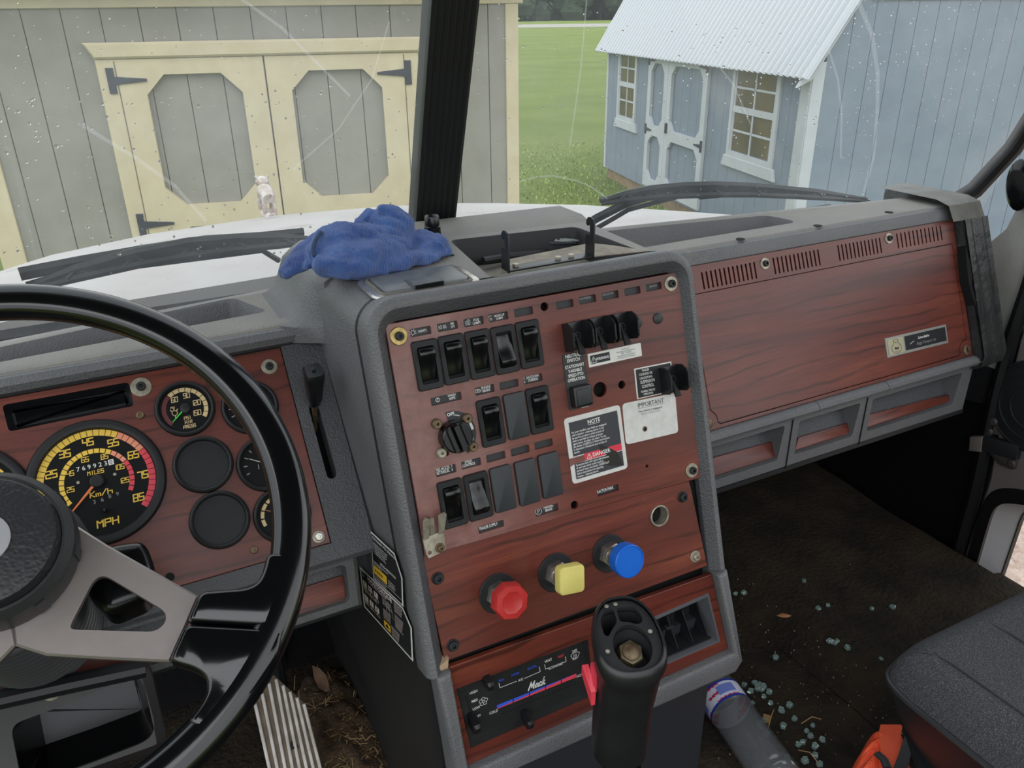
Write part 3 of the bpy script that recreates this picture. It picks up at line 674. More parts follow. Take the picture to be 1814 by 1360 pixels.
part('underside', box(.60, 1.262, .752, 1.1, 1.652, 1.660), SHELL)
# taped end cap
TAPE = mat('wrinkled_black_duct_tape', '#2a2b2c', .42, var='#3a3a39', vscale=14, bump=(26, .7, .012), rvar=.1)
TAPEG = mat('dusty_duct_tape', '#6b6860', .55, var='#55534e', vscale=16, bump=(26, .6, .01))
pf = [(.862, 2.004), (.838, 1.998), (.824, 1.975), (.736, 1.765), (.738, 1.745), (.76, 1.735), (.98, 1.735), (.98, 2.004)]
def capring(x, d): 
    cy, cz = .86, 1.87
    return [(x, cy+(y-cy)*(1-d), cz+(z-cz)*(1-d)) for y, z in pf]
part('end_cap', loft([capring(1.248, 0), capring(1.29, 0), capring(1.306, .03), capring(1.316, .1)]), TAPE, sm=40)
def tapestrip(x0, x1, idx, m, lift=.0035):
    r = []
    for k in range(7):
        x = x0+(x1-x0)*k/6; w = .0022*math.sin(k*2.1)
        r.append([(x, pf[i][0]-lift-w, pf[i][1]+lift+w*.5) for i in idx])
    part('tape_strip', loft(r, closed=False), m)
tapestrip(1.222, 1.30, (7, 0, 1, 2), TAPEG); tapestrip(1.25, 1.307, (2, 3, 4), TAPE, .004)
FT = tilted((1.3, .80, 1.87), 23)
tear = FT.pts([(1709, 435), (1714, 458), (1722, 462), (1724, 478), (1719, 505), (1733, 545), (1738, 560), (1735, 562), (1722, 530), (1714, 500), (1711, 470)], .02)
part('tape_tear', slab(tear, .0, .022, 0), CAVITY, FT)
part('end_bracket', loft([[(1.255, y, z) for y, z in ((.80, 1.735), (1.05, 1.735), (1.05, 1.66), (.80, 1.67))], [(1.375, y, z) for y, z in ((.78, 1.70), (1.05, 1.70), (1.05, 1.62), (.78, 1.63))]]), FIREW)
# centre console : rounded frame round the switch board, shell, top plate
x0, x1, tb, bb = -.154, .238, .200, -.192
def upath(i, ti=None):
    l, r, t = x0+i, x1-i, tb-(ti if ti is not None else i*1.22); rr = max(.034-i*.9, .010); o = [(l, bb)]
    for k in range(9): a = rad(180-90*k/8); o.append((l+rr+rr*math.cos(a), t-rr+rr*math.sin(a)))
    for k in range(9): a = rad(90-90*k/8); o.append((r-rr+rr*math.cos(a), t-rr+rr*math.sin(a)))
    return o+[(r, bb)]
part('console_frame', loft([[(a, b, h) for a, b in upath(i)] for i, h in ((.0015, -.032), (0, -.03), (0, .001), (.0015, .006), (.005, .0092), (.0095, .0098), (.0104, .0092))], closed=False), VINYL, FC, sm=40)
part('frame_bevel', loft([[(a, b, h) for a, b in upath(i)] for i, h in ((.0104, .0092), (.0112, .0086), (.0185, .0015), (.0205, -.001), (.021, -.008))], closed=False), VINYLD, FC, sm=30)
U = upath(.001)
def ext(pts, yb, dx):
    r = []
    for t in (0, .06, .2, .5, 1):
        row = []
        for a, b in pts:
            p = FC.world(a, b, -.028); y = p.y+(yb-p.y)*t
            row.append((p.x+dx*t*(1 if t < .5 else 1), y, p.z))
        r.append(row)
    return r
part('console_side', loft(ext(U[:10], 1.0, -.012), closed=False), VINYL, sm=50)
part('console_side', loft(ext(U[10:], 1.0, .004), closed=False), VINYL, sm=50)
part('shell_seam', loft([[(a, b, -.027), (a, b, -.0315)] for a, b in upath(-.0009)], closed=False), CAVITY, FC)
ZC = FC.world(0, tb, -.03).z
th = smoothpoly([(.374, .905), (.545, .886), (.552, .737), (.352, .740)], .012)
part('console_top', plate([(.231, .705), (.564, .705), (.576, wsY(.576, ZC)+.005), (.222, wsY(.222, ZC)+.005)], [th], ZC-.012, ZC+.0005, .002), TOPLIT)
tray('console_tray', th, ZC, .036, SHELL, .008)
part('tray_floor', slab(inset(ccw(th), .008), ZC-.0355, ZC-.034), mat('dusty_grey_tray', '#6b6862', .8, var='#8d8779', vscale=30))
part('back_rim', loft([[(.231, y, z) for y, z in ((.93, ZC), (.95, ZC+.006), (1.0, ZC+.006))], [(.576, y, z) for y, z in ((.90, ZC), (.92, ZC+.006), (.98, ZC+.006))]], closed=False), TOPLIT)
part('screw_hole', lathe([(.0035, 0), (.0035, .001), (.002, .0012)], 10), CAVITY, M=T3(*FZ(ZC).p(800, 453), ZC))
part('screw_hole', lathe([(.003, 0), (.003, .001), (.002, .0012)], 10), CAVITY, M=T3(*FZ(ZC).p(1152, 447), ZC))
# shoulder where the left pad rises to the console
shp = [(.150, ZL-.02), (.150, ZL-.001), (.162, ZL+.001), (.172, ZL+.008), (.180, ZL+.024), (.188, ZL+.044), (.199, ZC-.010), (.213, ZC-.002), (.232, ZC-.001), (.232, ZL-.02)]
part('shoulder', loft([[(.1985+(x-.1985)*k if x < .1985 else x, y, z) for x, z in shp] for y, k in ((.845, .0), (.856, .25), (.868, .7), (.880, .96), (.90, 1), (.95, 1), (1.005, 1))], closed=True), VINYL, sm=50)
# black carcass behind
part('console_core', box(.215, .575, .76, 1.15, 1.30, 1.66), SHELL)
part('back_board', slab(inset(ccw([(x0+.015, bb), (x1-.015, bb), (x1-.015, tb-.02), (x0+.015, tb-.02)]), 0), -.02, -.012), CAVITY, FC)
for s in (-1, 1):
    xx = .219 if s < 0 else .572
# lower frame round the climate control, broken foam edge
hp = lambda *q: FH.p(*q)
TLo, TRo, BRo, BLo = hp(765, 1192), hp(1279, 1003), hp(1306, 1168), (hp(765, 1192)[0]+.012, hp(824, 1372)[1]-.012)
TLi, TRi, BRi, BLi = hp(793, 1181), hp(1261, 1014), hp(1290, 1149), hp(825, 1357)
BRo = (BRo[0], BRo[1]); 
uo = [TLo]+smoothpoly([TLo, BLo, (BRo[0]+.002, BRo[1]-.006), TRo], .018)[::1]
uo = ccw([TLo, BLo, (BRo[0]-.012, BRo[1]-.008), (BRo[0], BRo[1]+.006), TRo, TRi, BRi, BLi, TLi])
part('lower_frame', slab(uo, -.06, .013, .006, 3), VINYL, FH)
FOAM = mat('torn_tan_foam', '#a98f73', .9, bump=(200, .8, .003))
part('foam_edge', slab(ccw([TLo, TLi, (TLi[0]+.002, TLi[1]+.012), (TLo[0]+.002, TLo[1]+.006)]), -.02, .004, .003), FOAM, FH)
part('console_base', box(.222, .597, .602, 1.1, 1.25, 1.60), mat('dark_base_vinyl', '#2a2b2f', .5, bump=(300, .4, .001)))
part('gap_board', slab([hp(785, 1185), hp(1265, 1000), hp(1262, 1035), hp(800, 1215)], -.05, -.02), CAVITY, FH)
# ---------------------------------------------------------------- fasteners
def hexo(r, n=6): return circ(r, n)
def washer(par, W, r=.0085, m=None, headm=None, hr=.0045, rot=0):
    w = add('washer', lathe([(r, 0), (r, .0008), (r-.0006, .0013), (hr*.8, .0013)], 22), m or STEEL, par, par.matrix_world.inverted() @ W)
    add('screw_head', Geo().add(plate(circ(hr, 18), [circ(hr*.5, 6)], .001, .0052, .0008)).add(slab(circ(hr*.55, 6), .001, .0022)), headm or SHELL, w)
    return w
def screw(par, W, r=.004, m=None):
    return add('screw', Geo().add(plate(circ(r, 16), [circ(r*.5, 6)], 0, .0022, .0008)).add(slab(circ(r*.52, 6), 0, .0006)), m or STEEL, par, par.matrix_world.inverted() @ W)
# ---------------------------------------------------------------- instrument board and gauges
WOODG = wood('cherry_laminate_instruments', .4)
ib = thing('instrument_board', 'cherry wood laminate instrument board behind the steering wheel', 'instrument panel', FG.M())
lcd = smoothpoly(FG.pts([(4, 718), (228, 677), (238, 719), (16, 765)]), .004)
add('wood_panel', plate(inset(ccw([(-.7, GB0), (GX1, GB0), (GX1, GB1), (-.7, GB1)]), .0008), [lcd], -.004, .0012, .0006), WOODG, ib)
sc = add('display_recess', loft([[(x, y, .001) for x, y in ccw(lcd)], [(x, y, -.009) for x, y in inset(ccw(lcd), .005)]], caps=(False, True)), PLAST, ib)
add('display_screen', slab(inset(ccw(lcd), .0075), -.0095, -.0085), mat('dark_display_glass', '#0b0c0e', .12), sc)
washer(ib, FG.M(*FG.p(250, 686), .0012), .0105, hr=.0048); washer(ib, FG.M(*FG.p(477, 650), .0012), .0088)
for q in ((248.5, 736), (450, 974)): screw(ib, FG.M(*FG.p(*q), .0012), .0042, RUSTY)
washer(ib, FG.M(*FG.p(564, 951), .0012), .0068, headm=CHROME, hr=.0045)
add('hole', lathe([(.0045, 0), (.0045, .0006), (.004, .0008)], 16), CAVITY, ib, T3(*FG.p(301, 1022), .0012))
def gauge_body(name, label, x, y, R, group=None, cover=False):
    t = thing(name, label, 'gauge cover' if cover else 'gauge', FG.M(*FG.p(x, y), .0012), group)
    add('bezel', lathe([(R*1.0, 0), (R*1.0, .003), (R*.97, .006), (R*.91, .0072), (R*.86, .0062), (R*.835, .002)], 48, (False, False)), MATTE, t)
    add('dial', lathe([(R*.84, .0), (R*.84, .0018)], 40), DIAL if not cover else MATTE, t)
    return t
def arcseg(r0, r1, a0, a1, z=.0, n=3):
    P = [(r1*math.cos(rad(a0+(a1-a0)*i/n)), r1*math.sin(rad(a0+(a1-a0)*i/n))) for i in range(n+1)]
    Q = [(r0*math.cos(rad(a0+(a1-a0)*i/n)), r0*math.sin(rad(a0+(a1-a0)*i/n))) for i in range(n, -1, -1)]
    return flat(P+Q, z)
# speedometer
R = .0645
sp = gauge_body('speedometer', 'large round speedometer reading MPH behind the steering wheel', 173, 854, R)
gy, gs, gr = Geo(), Geo(), Geo(); z = .0022
def mph(v): return rad(91.2-3.2*(v-45))
N = 41
for k in range(N):
    v0, v1 = 5.3+2*k, 7.1+2*k; q0, q1 = math.degrees(mph(v0)), math.degrees(mph(v1))
    (gy if v0 < 54.5 else gs if v0 < 64.5 else gr).add(arcseg(.0475, .0563, q0, q1, z))
N = 25
for k in range(N):
    q0 = 211-k*9.7; f = q0-4.8
    (gy if f > 57 else gs if f > 26 else gr).add(arcseg(.0296, .0342, q0, q0-8.3, z))
add('yellow_scale', gy, YELLOW, sp, smooth=0); add('salmon_scale', gs, SALMON, sp, smooth=0); add('red_scale', gr, REDPR, sp, smooth=0)
gn = Geo()
for v in (5, 15, 25, 35, 45, 55, 65, 75, 85):
    gn.add(segtext(str(v), .0070, .0041, .00125, z, cx=.042*math.cos(mph(v)), cy=.042*math.sin(mph(v))))
for v, a, rr in ((25, -176, .0246), (45, 147, .0262), (65, 104.7, .0258), (85, 65, .0262), (105, 24.5, .0238), (125, -11.5, .0240)):
    gn.add(segtext(str(v), .0048, .0027, .0008, z, cx=rr*math.cos(rad(a)), cy=rr*math.sin(rad(a))))
gn.add(segtext('MPH', .0068, .0052, .0013, z, cx=.0018, cy=-.0424)); gn.add(segtext('Km/h', .0056, .0040, .001, z, cx=.0014, cy=-.0117)); gn.add(segtext('MILES', .0038, .0023, .00066, z, cx=.0004, cy=.0101))
add('lettering', gn, YELLOW, sp, smooth=0)
ow = add('odometer_window', slab(rrect(.037, .0058, .001, 2, .0, .0165), .0015, .002), CAVITY, sp)
add('odometer_digits', text('7 6 9 9 2 3', .0044, -.0018, .0164, .0023, 1.02, bold=.01), WHITE, ow, smooth=0)
add('tenths_wheel', slab(rrect(.0050, .0056, 0, 2, .0158, .0167), .002, .0022), WHITE, ow)
add('tenths_digit', text('0', .0040, .0158, .0167, .0024), BLACKPR, ow, smooth=0)
for i, c in enumerate('3689'):
    tw_ = add('trip_window', slab(rrect(.0046, .0056, .0004, 2, -.0062+.0072*i, -.0195+.0006*i), .0015, .002), CAVITY, sp); add('trip_digit', text(c, .0040, -.0062+.0072*i, (-.0197 if i < 2 else -.0188)+.0006*i, .0023), GREYPR, tw_, smooth=0)
nd = add('needle', loft([[(-.0014, 0, .005), (.0014, 0, .005), (.0014, 0, .006), (-.0014, 0, .006)], [(-.0005, .0435, .004), (.0005, .0435, .004), (.0005, .0435, .0048), (-.0005, .0435, .0048)]]), mat('orange_needle', '#e0763c', .4), sp, RZ(222-90))
add('needle_hub', lathe([(.0065, .0018), (.0065, .0065), (.0052, .0075)], 20), MATTE, sp)
add('reset_post', lathe([(.0025, .002), (.002, .010), (.0012, .011)], 10), PLAST, sp, T3(.0015, -.0305))
for q in ((-.0168, .0035), (.0168, .0035)): add('dial_screw', lathe([(.0018, .002), (.0014, .0028)], 8), STEEL, sp, T3(*q))
# small gauges
r2 = .0305
ag = gauge_body('air_pressure_gauge', 'small round air pressure gauge with a green needle, marked PSI AIR PRESS', 328, 725, r2)
g1, g2 = Geo(), Geo()
for k in range(10): g1.add(arcseg(.0188, .0232, 128-k*16.6, 128-k*16.6-14.8, z))
g2.add(arcseg(.0188, .0232, 222, 130, z, 10))
add('cream_scale', g1, CREAM, ag, smooth=0); add('dark_red_scale', g2, MAROON, ag, smooth=0)
gn = Geo()
for s, a, q in (('60', 124.7, .0145), ('90', 72.8, .0146), ('120', 19.5, .0122), ('150', -35.5, .0119)): gn.add(segtext(s, .0052, .0026, .00085, z, cx=q*math.cos(rad(a)), cy=q*math.sin(rad(a))))
for s, y in (('PSI', -.0103), ('AIR', -.0150), ('PRESS', -.0198)): gn.add(segtext(s, .0032, .0019, .00062, z, cx=.0004, cy=y))
add('lettering', gn, CREAM, ag, smooth=0)
gi = Geo().add(stroke([[(r2*(-.36+.09*math.cos(a)), r2*(-.08+.09*math.sin(a))) for a in [k*.524 for k in range(13)]]], r2*.022, z))
for a in (45, 90, 135, 270): gi.add(stroke([[(r2*(-.36+.1*math.cos(rad(a))), r2*(-.08+.1*math.sin(rad(a)))), (r2*(-.36+.17*math.cos(rad(a))), r2*(-.08+.17*math.sin(rad(a))))]], r2*.03, z))
gi.add(segtext('PRI', r2*.06, r2*.04, r2*.014, z, cx=-r2*.38, cy=r2*.12))
add('brake_symbol', gi, CREAM, ag, smooth=0)
add('needle', loft([[(-.0008, 0, .004), (.0008, 0, .004), (.0008, 0, .005), (-.0008, 0, .005)], [(-.0004, r2*.62, .0035), (.0004, r2*.62, .0035), (.0004, r2*.62, .0042), (-.0004, r2*.62, .0042)]]), mat('green_needle', '#3fd83a', .4), ag, RZ(219-90))
add('needle_hub', lathe([(r2*.17, .0018), (r2*.17, .005), (r2*.14, .0056)], 16), MATTE, ag)
def dim_gauge(x, y, label, warm):
    t = gauge_body('dash_gauge', label, x, y, r2)
    g = Geo()
    for k in range(9): g.add(arcseg(r2*.62, r2*.74, 200-k*24, 200-k*24-(20 if warm else 3), z))
    add('scale', g, CREAM if warm else GREYPR, t, smooth=0)
    add('needle', loft([[(-.0007, 0, .004), (.0007, 0, .004), (0, 0, .005)], [(-.0003, r2*.6, .004), (.0003, r2*.6, .004), (0, r2*.6, .0045)]]), SALMON if warm else WHITE, t, RZ(60))
    add('needle_hub', lathe([(r2*.13, .0018), (r2*.13, .005)], 14), MATTE, t); 
    add('lettering', segtext('100' if warm else '1', r2*.15, r2*.09, r2*.028, z, cx=-r2*.3, cy=-r2*.05), CREAM if warm else GREYPR, t, smooth=0)
    return t
dim_gauge(443, 722, 'round gauge at the upper right, mostly hidden behind the wheel rim', False)
dim_gauge(470, 822, 'round gauge with faint white marks behind the wheel rim, middle of the hidden column', False)
dim_gauge(500, 912, 'lowest gauge behind the wheel rim, with cream scale marks', True)
gauge_body('gauge_cover', 'blank black round gauge cover just below the air pressure gauge', 360, 823.5, r2, 'blank gauge covers', True)
gauge_body('gauge_cover', 'blank black round gauge cover, lower one, right of the MPH legend', 389.5, 921, r2, 'blank gauge covers', True)
tg = gauge_body('tachometer', 'large round gauge whose edge shows left of the speedometer above the wheel hub', -72, 905, R)
g = Geo()
for k in range(30): g.add(arcseg(R*.66, R*.78, 230-k*9, 230-k*9-7.6, z))
add('yellow_scale', g, YELLOW, tg, smooth=0); add('needle_hub', lathe([(R*.1, .0018), (R*.1, .0065)], 20), MATTE, tg)
# hand lever in the slot right of the instruments
b0 = FG.p(564, 752); hd = FG.p(556, 668, .055)
lv = thing('trailer_brake_lever', 'black hand lever with a squared grip in the slot right of the instruments', 'lever', FG.M(*b0))
P0 = V((0, 0, -.03)); P1 = V((hd[0]-b0[0], hd[1]-b0[1], .055)); ax = (P1-P0).normalized(); sx = V((1, 0, 0)); sx = (sx-ax*sx.dot(ax)).normalized(); sy = ax.cross(sx)
Lv = (P1-P0).length; Mx = Matrix(((sx.x, sy.x, ax.x, P0.x), (sx.y, sy.y, ax.y, P0.y), (sx.z, sy.z, ax.z, P0.z), (0, 0, 0, 1)))
def sec(w, d, zz): return [(x, y, zz) for x, y in rrect(w, d, min(w, d)*.22, 2)]
add('shaft', loft([sec(.005, .006, 0), sec(.006, .007, Lv*.66)]), RUSTY, lv, Mx)
add('grip', loft([sec(.010, .010, Lv*.52), sec(.0155, .017, Lv*.66), sec(.0185, .021, Lv*.94), sec(.0205, .023, Lv*1.08), sec(.017, .019, Lv*1.12)]), PLAST, lv, Mx)
add('pin', lathe([(.0022, Lv*1.138), (.0022, Lv*1.146), (.0014, Lv*1.149)], 12), SHELL, lv, Mx)
# ---------------------------------------------------------------- switch board
WOODC = wood('cherry_laminate_switches', 1.7, fade=-.075)
sb = thing('switch_board', 'cherry wood laminate switch board, faded at its left edge, on the centre console', 'switch panel', FC.M())
c = FC.p
brd_o = ccw([c(680.5, 574.5), c(739, 905), c(752, 985), c(1241, 846), c(1203.5, 480.5)])
HOLES = []
LEG = {  # legend windows: pixel centre, width, height, text, icon
 'LIGHTS': ((744.5, 587), .0222, .0083), 'MK': ((792.3, 577.8), .0222, .0083), 'FOG': ((838.4, 569.6), .0222, .0083), 'HOOK': ((882.4, 560.9), .0222, .0083), 'b1': ((926.7, 552), .0222, .0083),
 'r1': ((999.5, 538.8), .0215, .0083), 'r2': ((1039.9, 530.2), .0215, .0083), 'r3': ((1080.2, 522.9), .0215, .0083), 'r4': ((1119.3, 515.3), .0215, .0083), 'r5': ((1157, 508), .0215, .0083),
 'WASH': ((790, 705.9), .0335, .0083), 'ENGINE': ((857.9, 690.1), .0222, .0083), 'b2': ((901, 680.6), .0222, .0083), 'SHUT': ((943.7, 670.6), .0222, .0083),
 'RES': ((789.3, 832.8), .0225, .0090), 'SPEED': ((834.1, 820.3), .0222, .0083), 'b3': ((877.9, 808.5), .0222, .0083), 'b4': ((920.6, 797.5), .0222, .0083), 'b5': ((962.1, 786), .0222, .0083),
 'TRAILER': ((869.6, 932.3), .0300, .0075), 'PARK': ((968.1, 902.6), .0285, .0083), 'TRACTOR': ((1076.3, 867.7), .0285, .0075)}
legs = {}
for k, (q, w, h) in LEG.items():
    a, b = c(*q); o = rrect(w, h, .0012, 2, a, b); HOLES.append(o); legs[k] = (a, b, w, h)
rnd = {'hole': [((963.4, 543), .0047), ((1016.7, 893.5), .0047), ((1062, 689.7), .0086), ((1100.4, 681.1), .0047), ((1145, 825), .0020), ((791, 803), .0024)]}
for q, r in rnd['hole']: HOLES.append(circ(r, 20, *c(*q)))
add('wood_panel', plate(inset(brd_o, .0004), HOLES, -.003, .0012, .0005), WOODC, sb)
STRIP = mat('legend_strip_black', '#2b2c2e', .55)
def icon(kind, a, b, s):
    P = []; C = lambda r, n=14, x=0, y=0, a0=0, a1=360: [(a+x+r*math.cos(rad(a0+(a1-a0)*i/n)), b+y+r*math.sin(rad(a0+(a1-a0)*i/n))) for i in range(n+1)]
    if kind == 'sun':
        P.append(C(s*.28))
        for k in range(-1, 6): t = rad(k*45+22); P.append([(a+s*.36*math.cos(t), b+s*.36*math.sin(t)), (a+s*.52*math.cos(t), b+s*.52*math.sin(t))])
    if kind == 'mk':
        for x, q in ((-.32, -1), (.32, 1)):
            P.append([(a+s*x+s*.16*math.cos(t), b+s*.34*math.sin(t)) for t in [k*.524 for k in range(13)]])
            for y in (-.2, 0, .2): P.append([(a+s*(x+q*.28), b+s*y), (a+s*(x+q*.5), b+s*(y*1.6))])
    if kind == 'fog':
        P.append([(a+s*(.05+.3*max(0, math.cos(t))), b+s*.42*math.sin(t)) for t in [rad(-90+k*15) for k in range(13)]]+[(a+s*.05, b-s*.42)])
        for y in (-.25, 0, .25): P.append([(a-s*.05, b+s*y), (a-s*.45, b+s*(y-.12))])
    if kind == 'hook': P += [[(a-s*.4, b-s*.3), (a-s*.1, b+s*.3), (a+s*.3, b+s*.35)], C(s*.16, 10, s*.1, -s*.2), [(a-s*.4, b+s*.3), (a-s*.2, b+s*.1)]]
    if kind == 'wash':
        P += [[(a-s*.45, b+s*.05), (a-s*.3, b+s*.3), (a+s*.3, b+s*.3), (a+s*.45, b+s*.05), (a+s*.2, b-s*.35), (a-s*.2, b-s*.35), (a-s*.45, b+s*.05)], [(a, b-s*.4), (a, b+s*.5)], [(a-s*.2, b+s*.45), (a, b+s*.2), (a+s*.2, b+s*.45)]]
    if kind == 'eng': P += [[(a-s*.45, b-s*.3), (a-s*.45, b+s*.25), (a+s*.2, b+s*.25), (a+s*.35, b+s*.1), (a+s*.35, b-s*.3), (a-s*.45, b-s*.3)], C(s*.14, 10, -s*.05, 0), [(a+s*.35, b), (a+s*.55, b), (a+s*.55, b-s*.25)]]
    if kind == 'x': P += [[(a-s*.3, b+s*.45), (a+s*.2, b+s*.1)], [(a+s*.2, b+s*.45), (a-s*.3, b+s*.1)], [(a-s*.3, b-s*.1), (a+s*.2, b-s*.45)], [(a+s*.2, b-s*.1), (a-s*.3, b-s*.45)]]
    if kind == 'tri': P += [[(a-s*.5, b-s*.42), (a+s*.5, b-s*.42), (a, b+s*.46), (a-s*.5, b-s*.42)], [(a, b+s*.18), (a, b-s*.14)], [(a, b-s*.25), (a, b-s*.3)]]
    if kind == 'P': P += [C(s*.48, 18), [(a-s*.12, b-s*.28), (a-s*.12, b+s*.26), (a+s*.1, b+s*.26), (a+s*.2, b+s*.13), (a+s*.1, b), (a-s*.12, b)]]
    return P
LT = {'LIGHTS': [('sun', -.31, .85), ('LIGHTS', .0025, .003, 0, 0, .78)], 'MK': [('mk', -.2, .62), ('MK\nLPS', .0025, .0068, 0, 0, .8)], 'FOG': [('fog', -.22, .8), ('FOG\nLAMPS', .0026, .0045, -.0006, 0, .8)],
 'HOOK': [('hook', -.36, .8), ('HOOK-UP\nLAMPS', .0024, .0025, -.0006, 0, .75)], 'WASH': [('wash', -.24, .62), ('WASH\nWIPE', .0026, .0075, 0, 0, .8)], 'ENGINE': [('eng', -.28, .72), ('ENGINE\nBRAKE', .0027, .0032, 0, 0, .76)],
 'SHUT': [('x', -.42, .85), ('SHUTDOWN\nOVERRIDE', .0027, .0014, 0, 0, .66)], 'RES': [('RES./ACCEL \u2191\nSET/DECEL  \u2193', .0029, 0, 0, 0, .72)], 'SPEED': [('SPEED\nCONTROL', .0028, -.0015, 0, 0, .78)],
 'TRAILER': [('TRAILER SUPPLY', .0031, -.002, 0, 0, .66)], 'PARK': [('P', -.30, .95), ('PARKING\nBRAKE', .0028, .004, 0, 0, .72)], 'TRACTOR': [('TRACTOR PARK', .0033, -.0025, 0, 0, .68)],
 'r2': [('FAN OVERRIDE', .0024, -.0006, .0014, 0, .62)], 'r3': [('FUEL SHUTOFF', .0024, -.0006, .0016, 0, .62)], 'r5': [('BRAKE PWR', .0022, .002, .0006, .0, .6)]}
for k, (a, b, w, h) in legs.items():
    s = add('legend_strip', slab(rrect(w+.003, h+.002, 0, 2, a, b), -.0034, -.0026), STRIP, sb)
    g = Geo()
    for e in LT.get(k, ()):
        if len(e) == 3: g.add(stroke(icon(e[0], a+e[1]*w, b, h*e[2]), .00042, -.0024))
        else: g.add(text(e[0], e[1], a+e[2], b+e[3], -.0024, e[5], bold=.012, lead=.86))
    if g.v: add('lettering', g, WHITE if k not in ('r2', 'r3', 'r5') else GREYPR, s, smooth=0)
for q in ((705.7, 595), (1187.1, 502.4), (1224.2, 832.3)): washer(sb, FC.M(*c(*q), .0012), .0088 if q[0] > 800 else .0092, m=mat('brass_zinc_washer', '#c2ac72', .35, 1, var='#8e7a4c', vscale=150) if q[0] < 800 else STEEL)
RW, RH = .0272, .0500
def rocker(x, y, label, down=False):
    t = thing('rocker_switch', label, 'switch', FC.M(*c(x, y), .0012), 'black rocker switches on the switch board')
    add('bezel', plate(rrect(RW, RH, .0028, 3), [rrect(.0178, .0375, .002, 3)], 0, .0034, .0009), MATTE, t)
    pr = [(.0182, -.004), (.0182, .0035), (.0165, .0075), (.0118, .0092), (.0104, .0089), (.0030, .0048), (-.0080, .0016), (-.0150, .0012), (-.0164, .0004), (-.0182, -.002), (-.0182, -.004)]
    if down: pr = [(-y, h) for y, h in pr]
    W = .0083
    v = [(x, y, h) for x in (-W, -W+.0007, W-.0007, W) for y, h in [(yy*(1 if abs(x) < W-.0003 else .985), hh-(0 if abs(x) < W-.0003 else .0006)) for yy, hh in pr]]
    n = len(pr); rs = [v[i*n:(i+1)*n] for i in range(4)]
    add('rocker', loft(rs), GLOSS, t, smooth=50)
    add('well', slab(rrect(.0182, .038, .002, 3), .0001, .0006), CAVITY, t)
    return t
rocker(755.9, 645.7, 'black rocker switch below the LIGHTS legend, first in the top row')
rocker(802.3, 635.6, 'black rocker switch below the MK LPS legend, second in the top row')
rocker(848.3, 626.7, 'black rocker switch below the FOG legend, third in the top row')
rocker(892.9, 618.6, 'black rocker switch tipped the other way below the HOOK-UP legend', True)
rocker(936.3, 609.1, 'black rocker switch below a blank legend window, last in the top row')
rocker(868.2, 746.8, 'black rocker switch below the ENGINE BRAKE legend')
rocker(953.8, 725.1, 'black rocker switch below the SHUTDOWN OVERRIDE legend')
rocker(800.2, 890.4, 'black rocker switch below the RES./ACCEL SET/DECEL legend')
rocker(845.4, 877.5, 'black rocker switch tipped the other way below the SPEED CONTROL legend', True)
BLANK = mat('blank_cover_plastic', '#2c2f32', .5, bump=(500, .25, .0006), wear=('#3c4043', 60, .66))
def blank(x, y, label):
    t = add('switch_blank', slab(rrect(.0248, RH-.001, .0028, 4), 0, .0042, .0014), BLANK, None, FC.M(*c(x, y), .0012))
    return tag(t, label, 'blank cover', 'blank switch covers')
blank(912.4, 735.3, 'plain black switch cover between the ENGINE BRAKE and SHUTDOWN OVERRIDE switches')
blank(888.6, 864.1, 'plain black switch cover next to the SPEED CONTROL switch')
blank(931.5, 852.6, 'plain black switch cover, middle one of three in the bottom row')
blank(972.4, 840.1, 'plain black switch cover, third of three and nearest the NOTE sticker')
# wash wipe knob
kn = thing('wash_control', 'black ribbed rotary wash and wipe knob with an OFF scale', 'knob', FC.M(*c(801.8, 771), .0012))
rk = .0166
add('scale_plate', flat([((.0255)*math.cos(rad(a)), (.0255)*math.sin(rad(a))) for a in range(100, -62, -8)]+[((.0165)*math.cos(rad(a)), (.0165)*math.sin(rad(a))) for a in range(-60, 104, 8)], .0006), STRIP, kn)
g = Geo().add(text('OFF', .0034, .0008, .0222, .0010, .95, bold=.02)).add(arcseg(.0208, .0216, 78, 62, .001)).add(arcseg(.0205, .0232, 36, 4, .001, 5)).add(text('LO', .0026, .0195, -.0085, .001, .9)).add(text('HI', .0026, .0155, -.0165, .001, .9))
add('lettering', g, WHITE, kn, smooth=0)
add('knob_body', lathe([(rk, .001), (rk, .010), (rk*.97, .0135), (rk*.9, .0145)], 40), GLOSS, kn)
for s in (-1, 0, 1): pass
add('knob_bar', loft([[(x, y, .0145) for x, y in ((-.0035, -.0155), (.0035, -.0155), (.0035, .0155), (-.0035, .0155))], [(x, y, .0215) for x, y in ((-.0022, -.0135), (.0022, -.0135), (.0022, .0135), (-.0022, .0135))]]), GLOSS, kn, RZ(14))
add('knob_rib', Geo().add(box(-.0088, -.0068, -.0125, .0125, .0145, .0185)).add(box(.0066, .0096, -.012, .012, .0145, .018)), GLOSS, kn, RZ(14))
for i, q in enumerate(((771.2, 749.7), (824.6, 740), (834.9, 789.4), (779.4, 800.9))):
    a, b = c(*q); a0, b0_ = c(801.8, 771)
    add('bushing', lathe([(.0052, 0), (.0052, .005), (.0042, .0062), (.0016, .0062), (.0014, .002)], 18), STEEL if i == 3 else RUSTY, kn, T3(a-a0, b-b0_, .0))
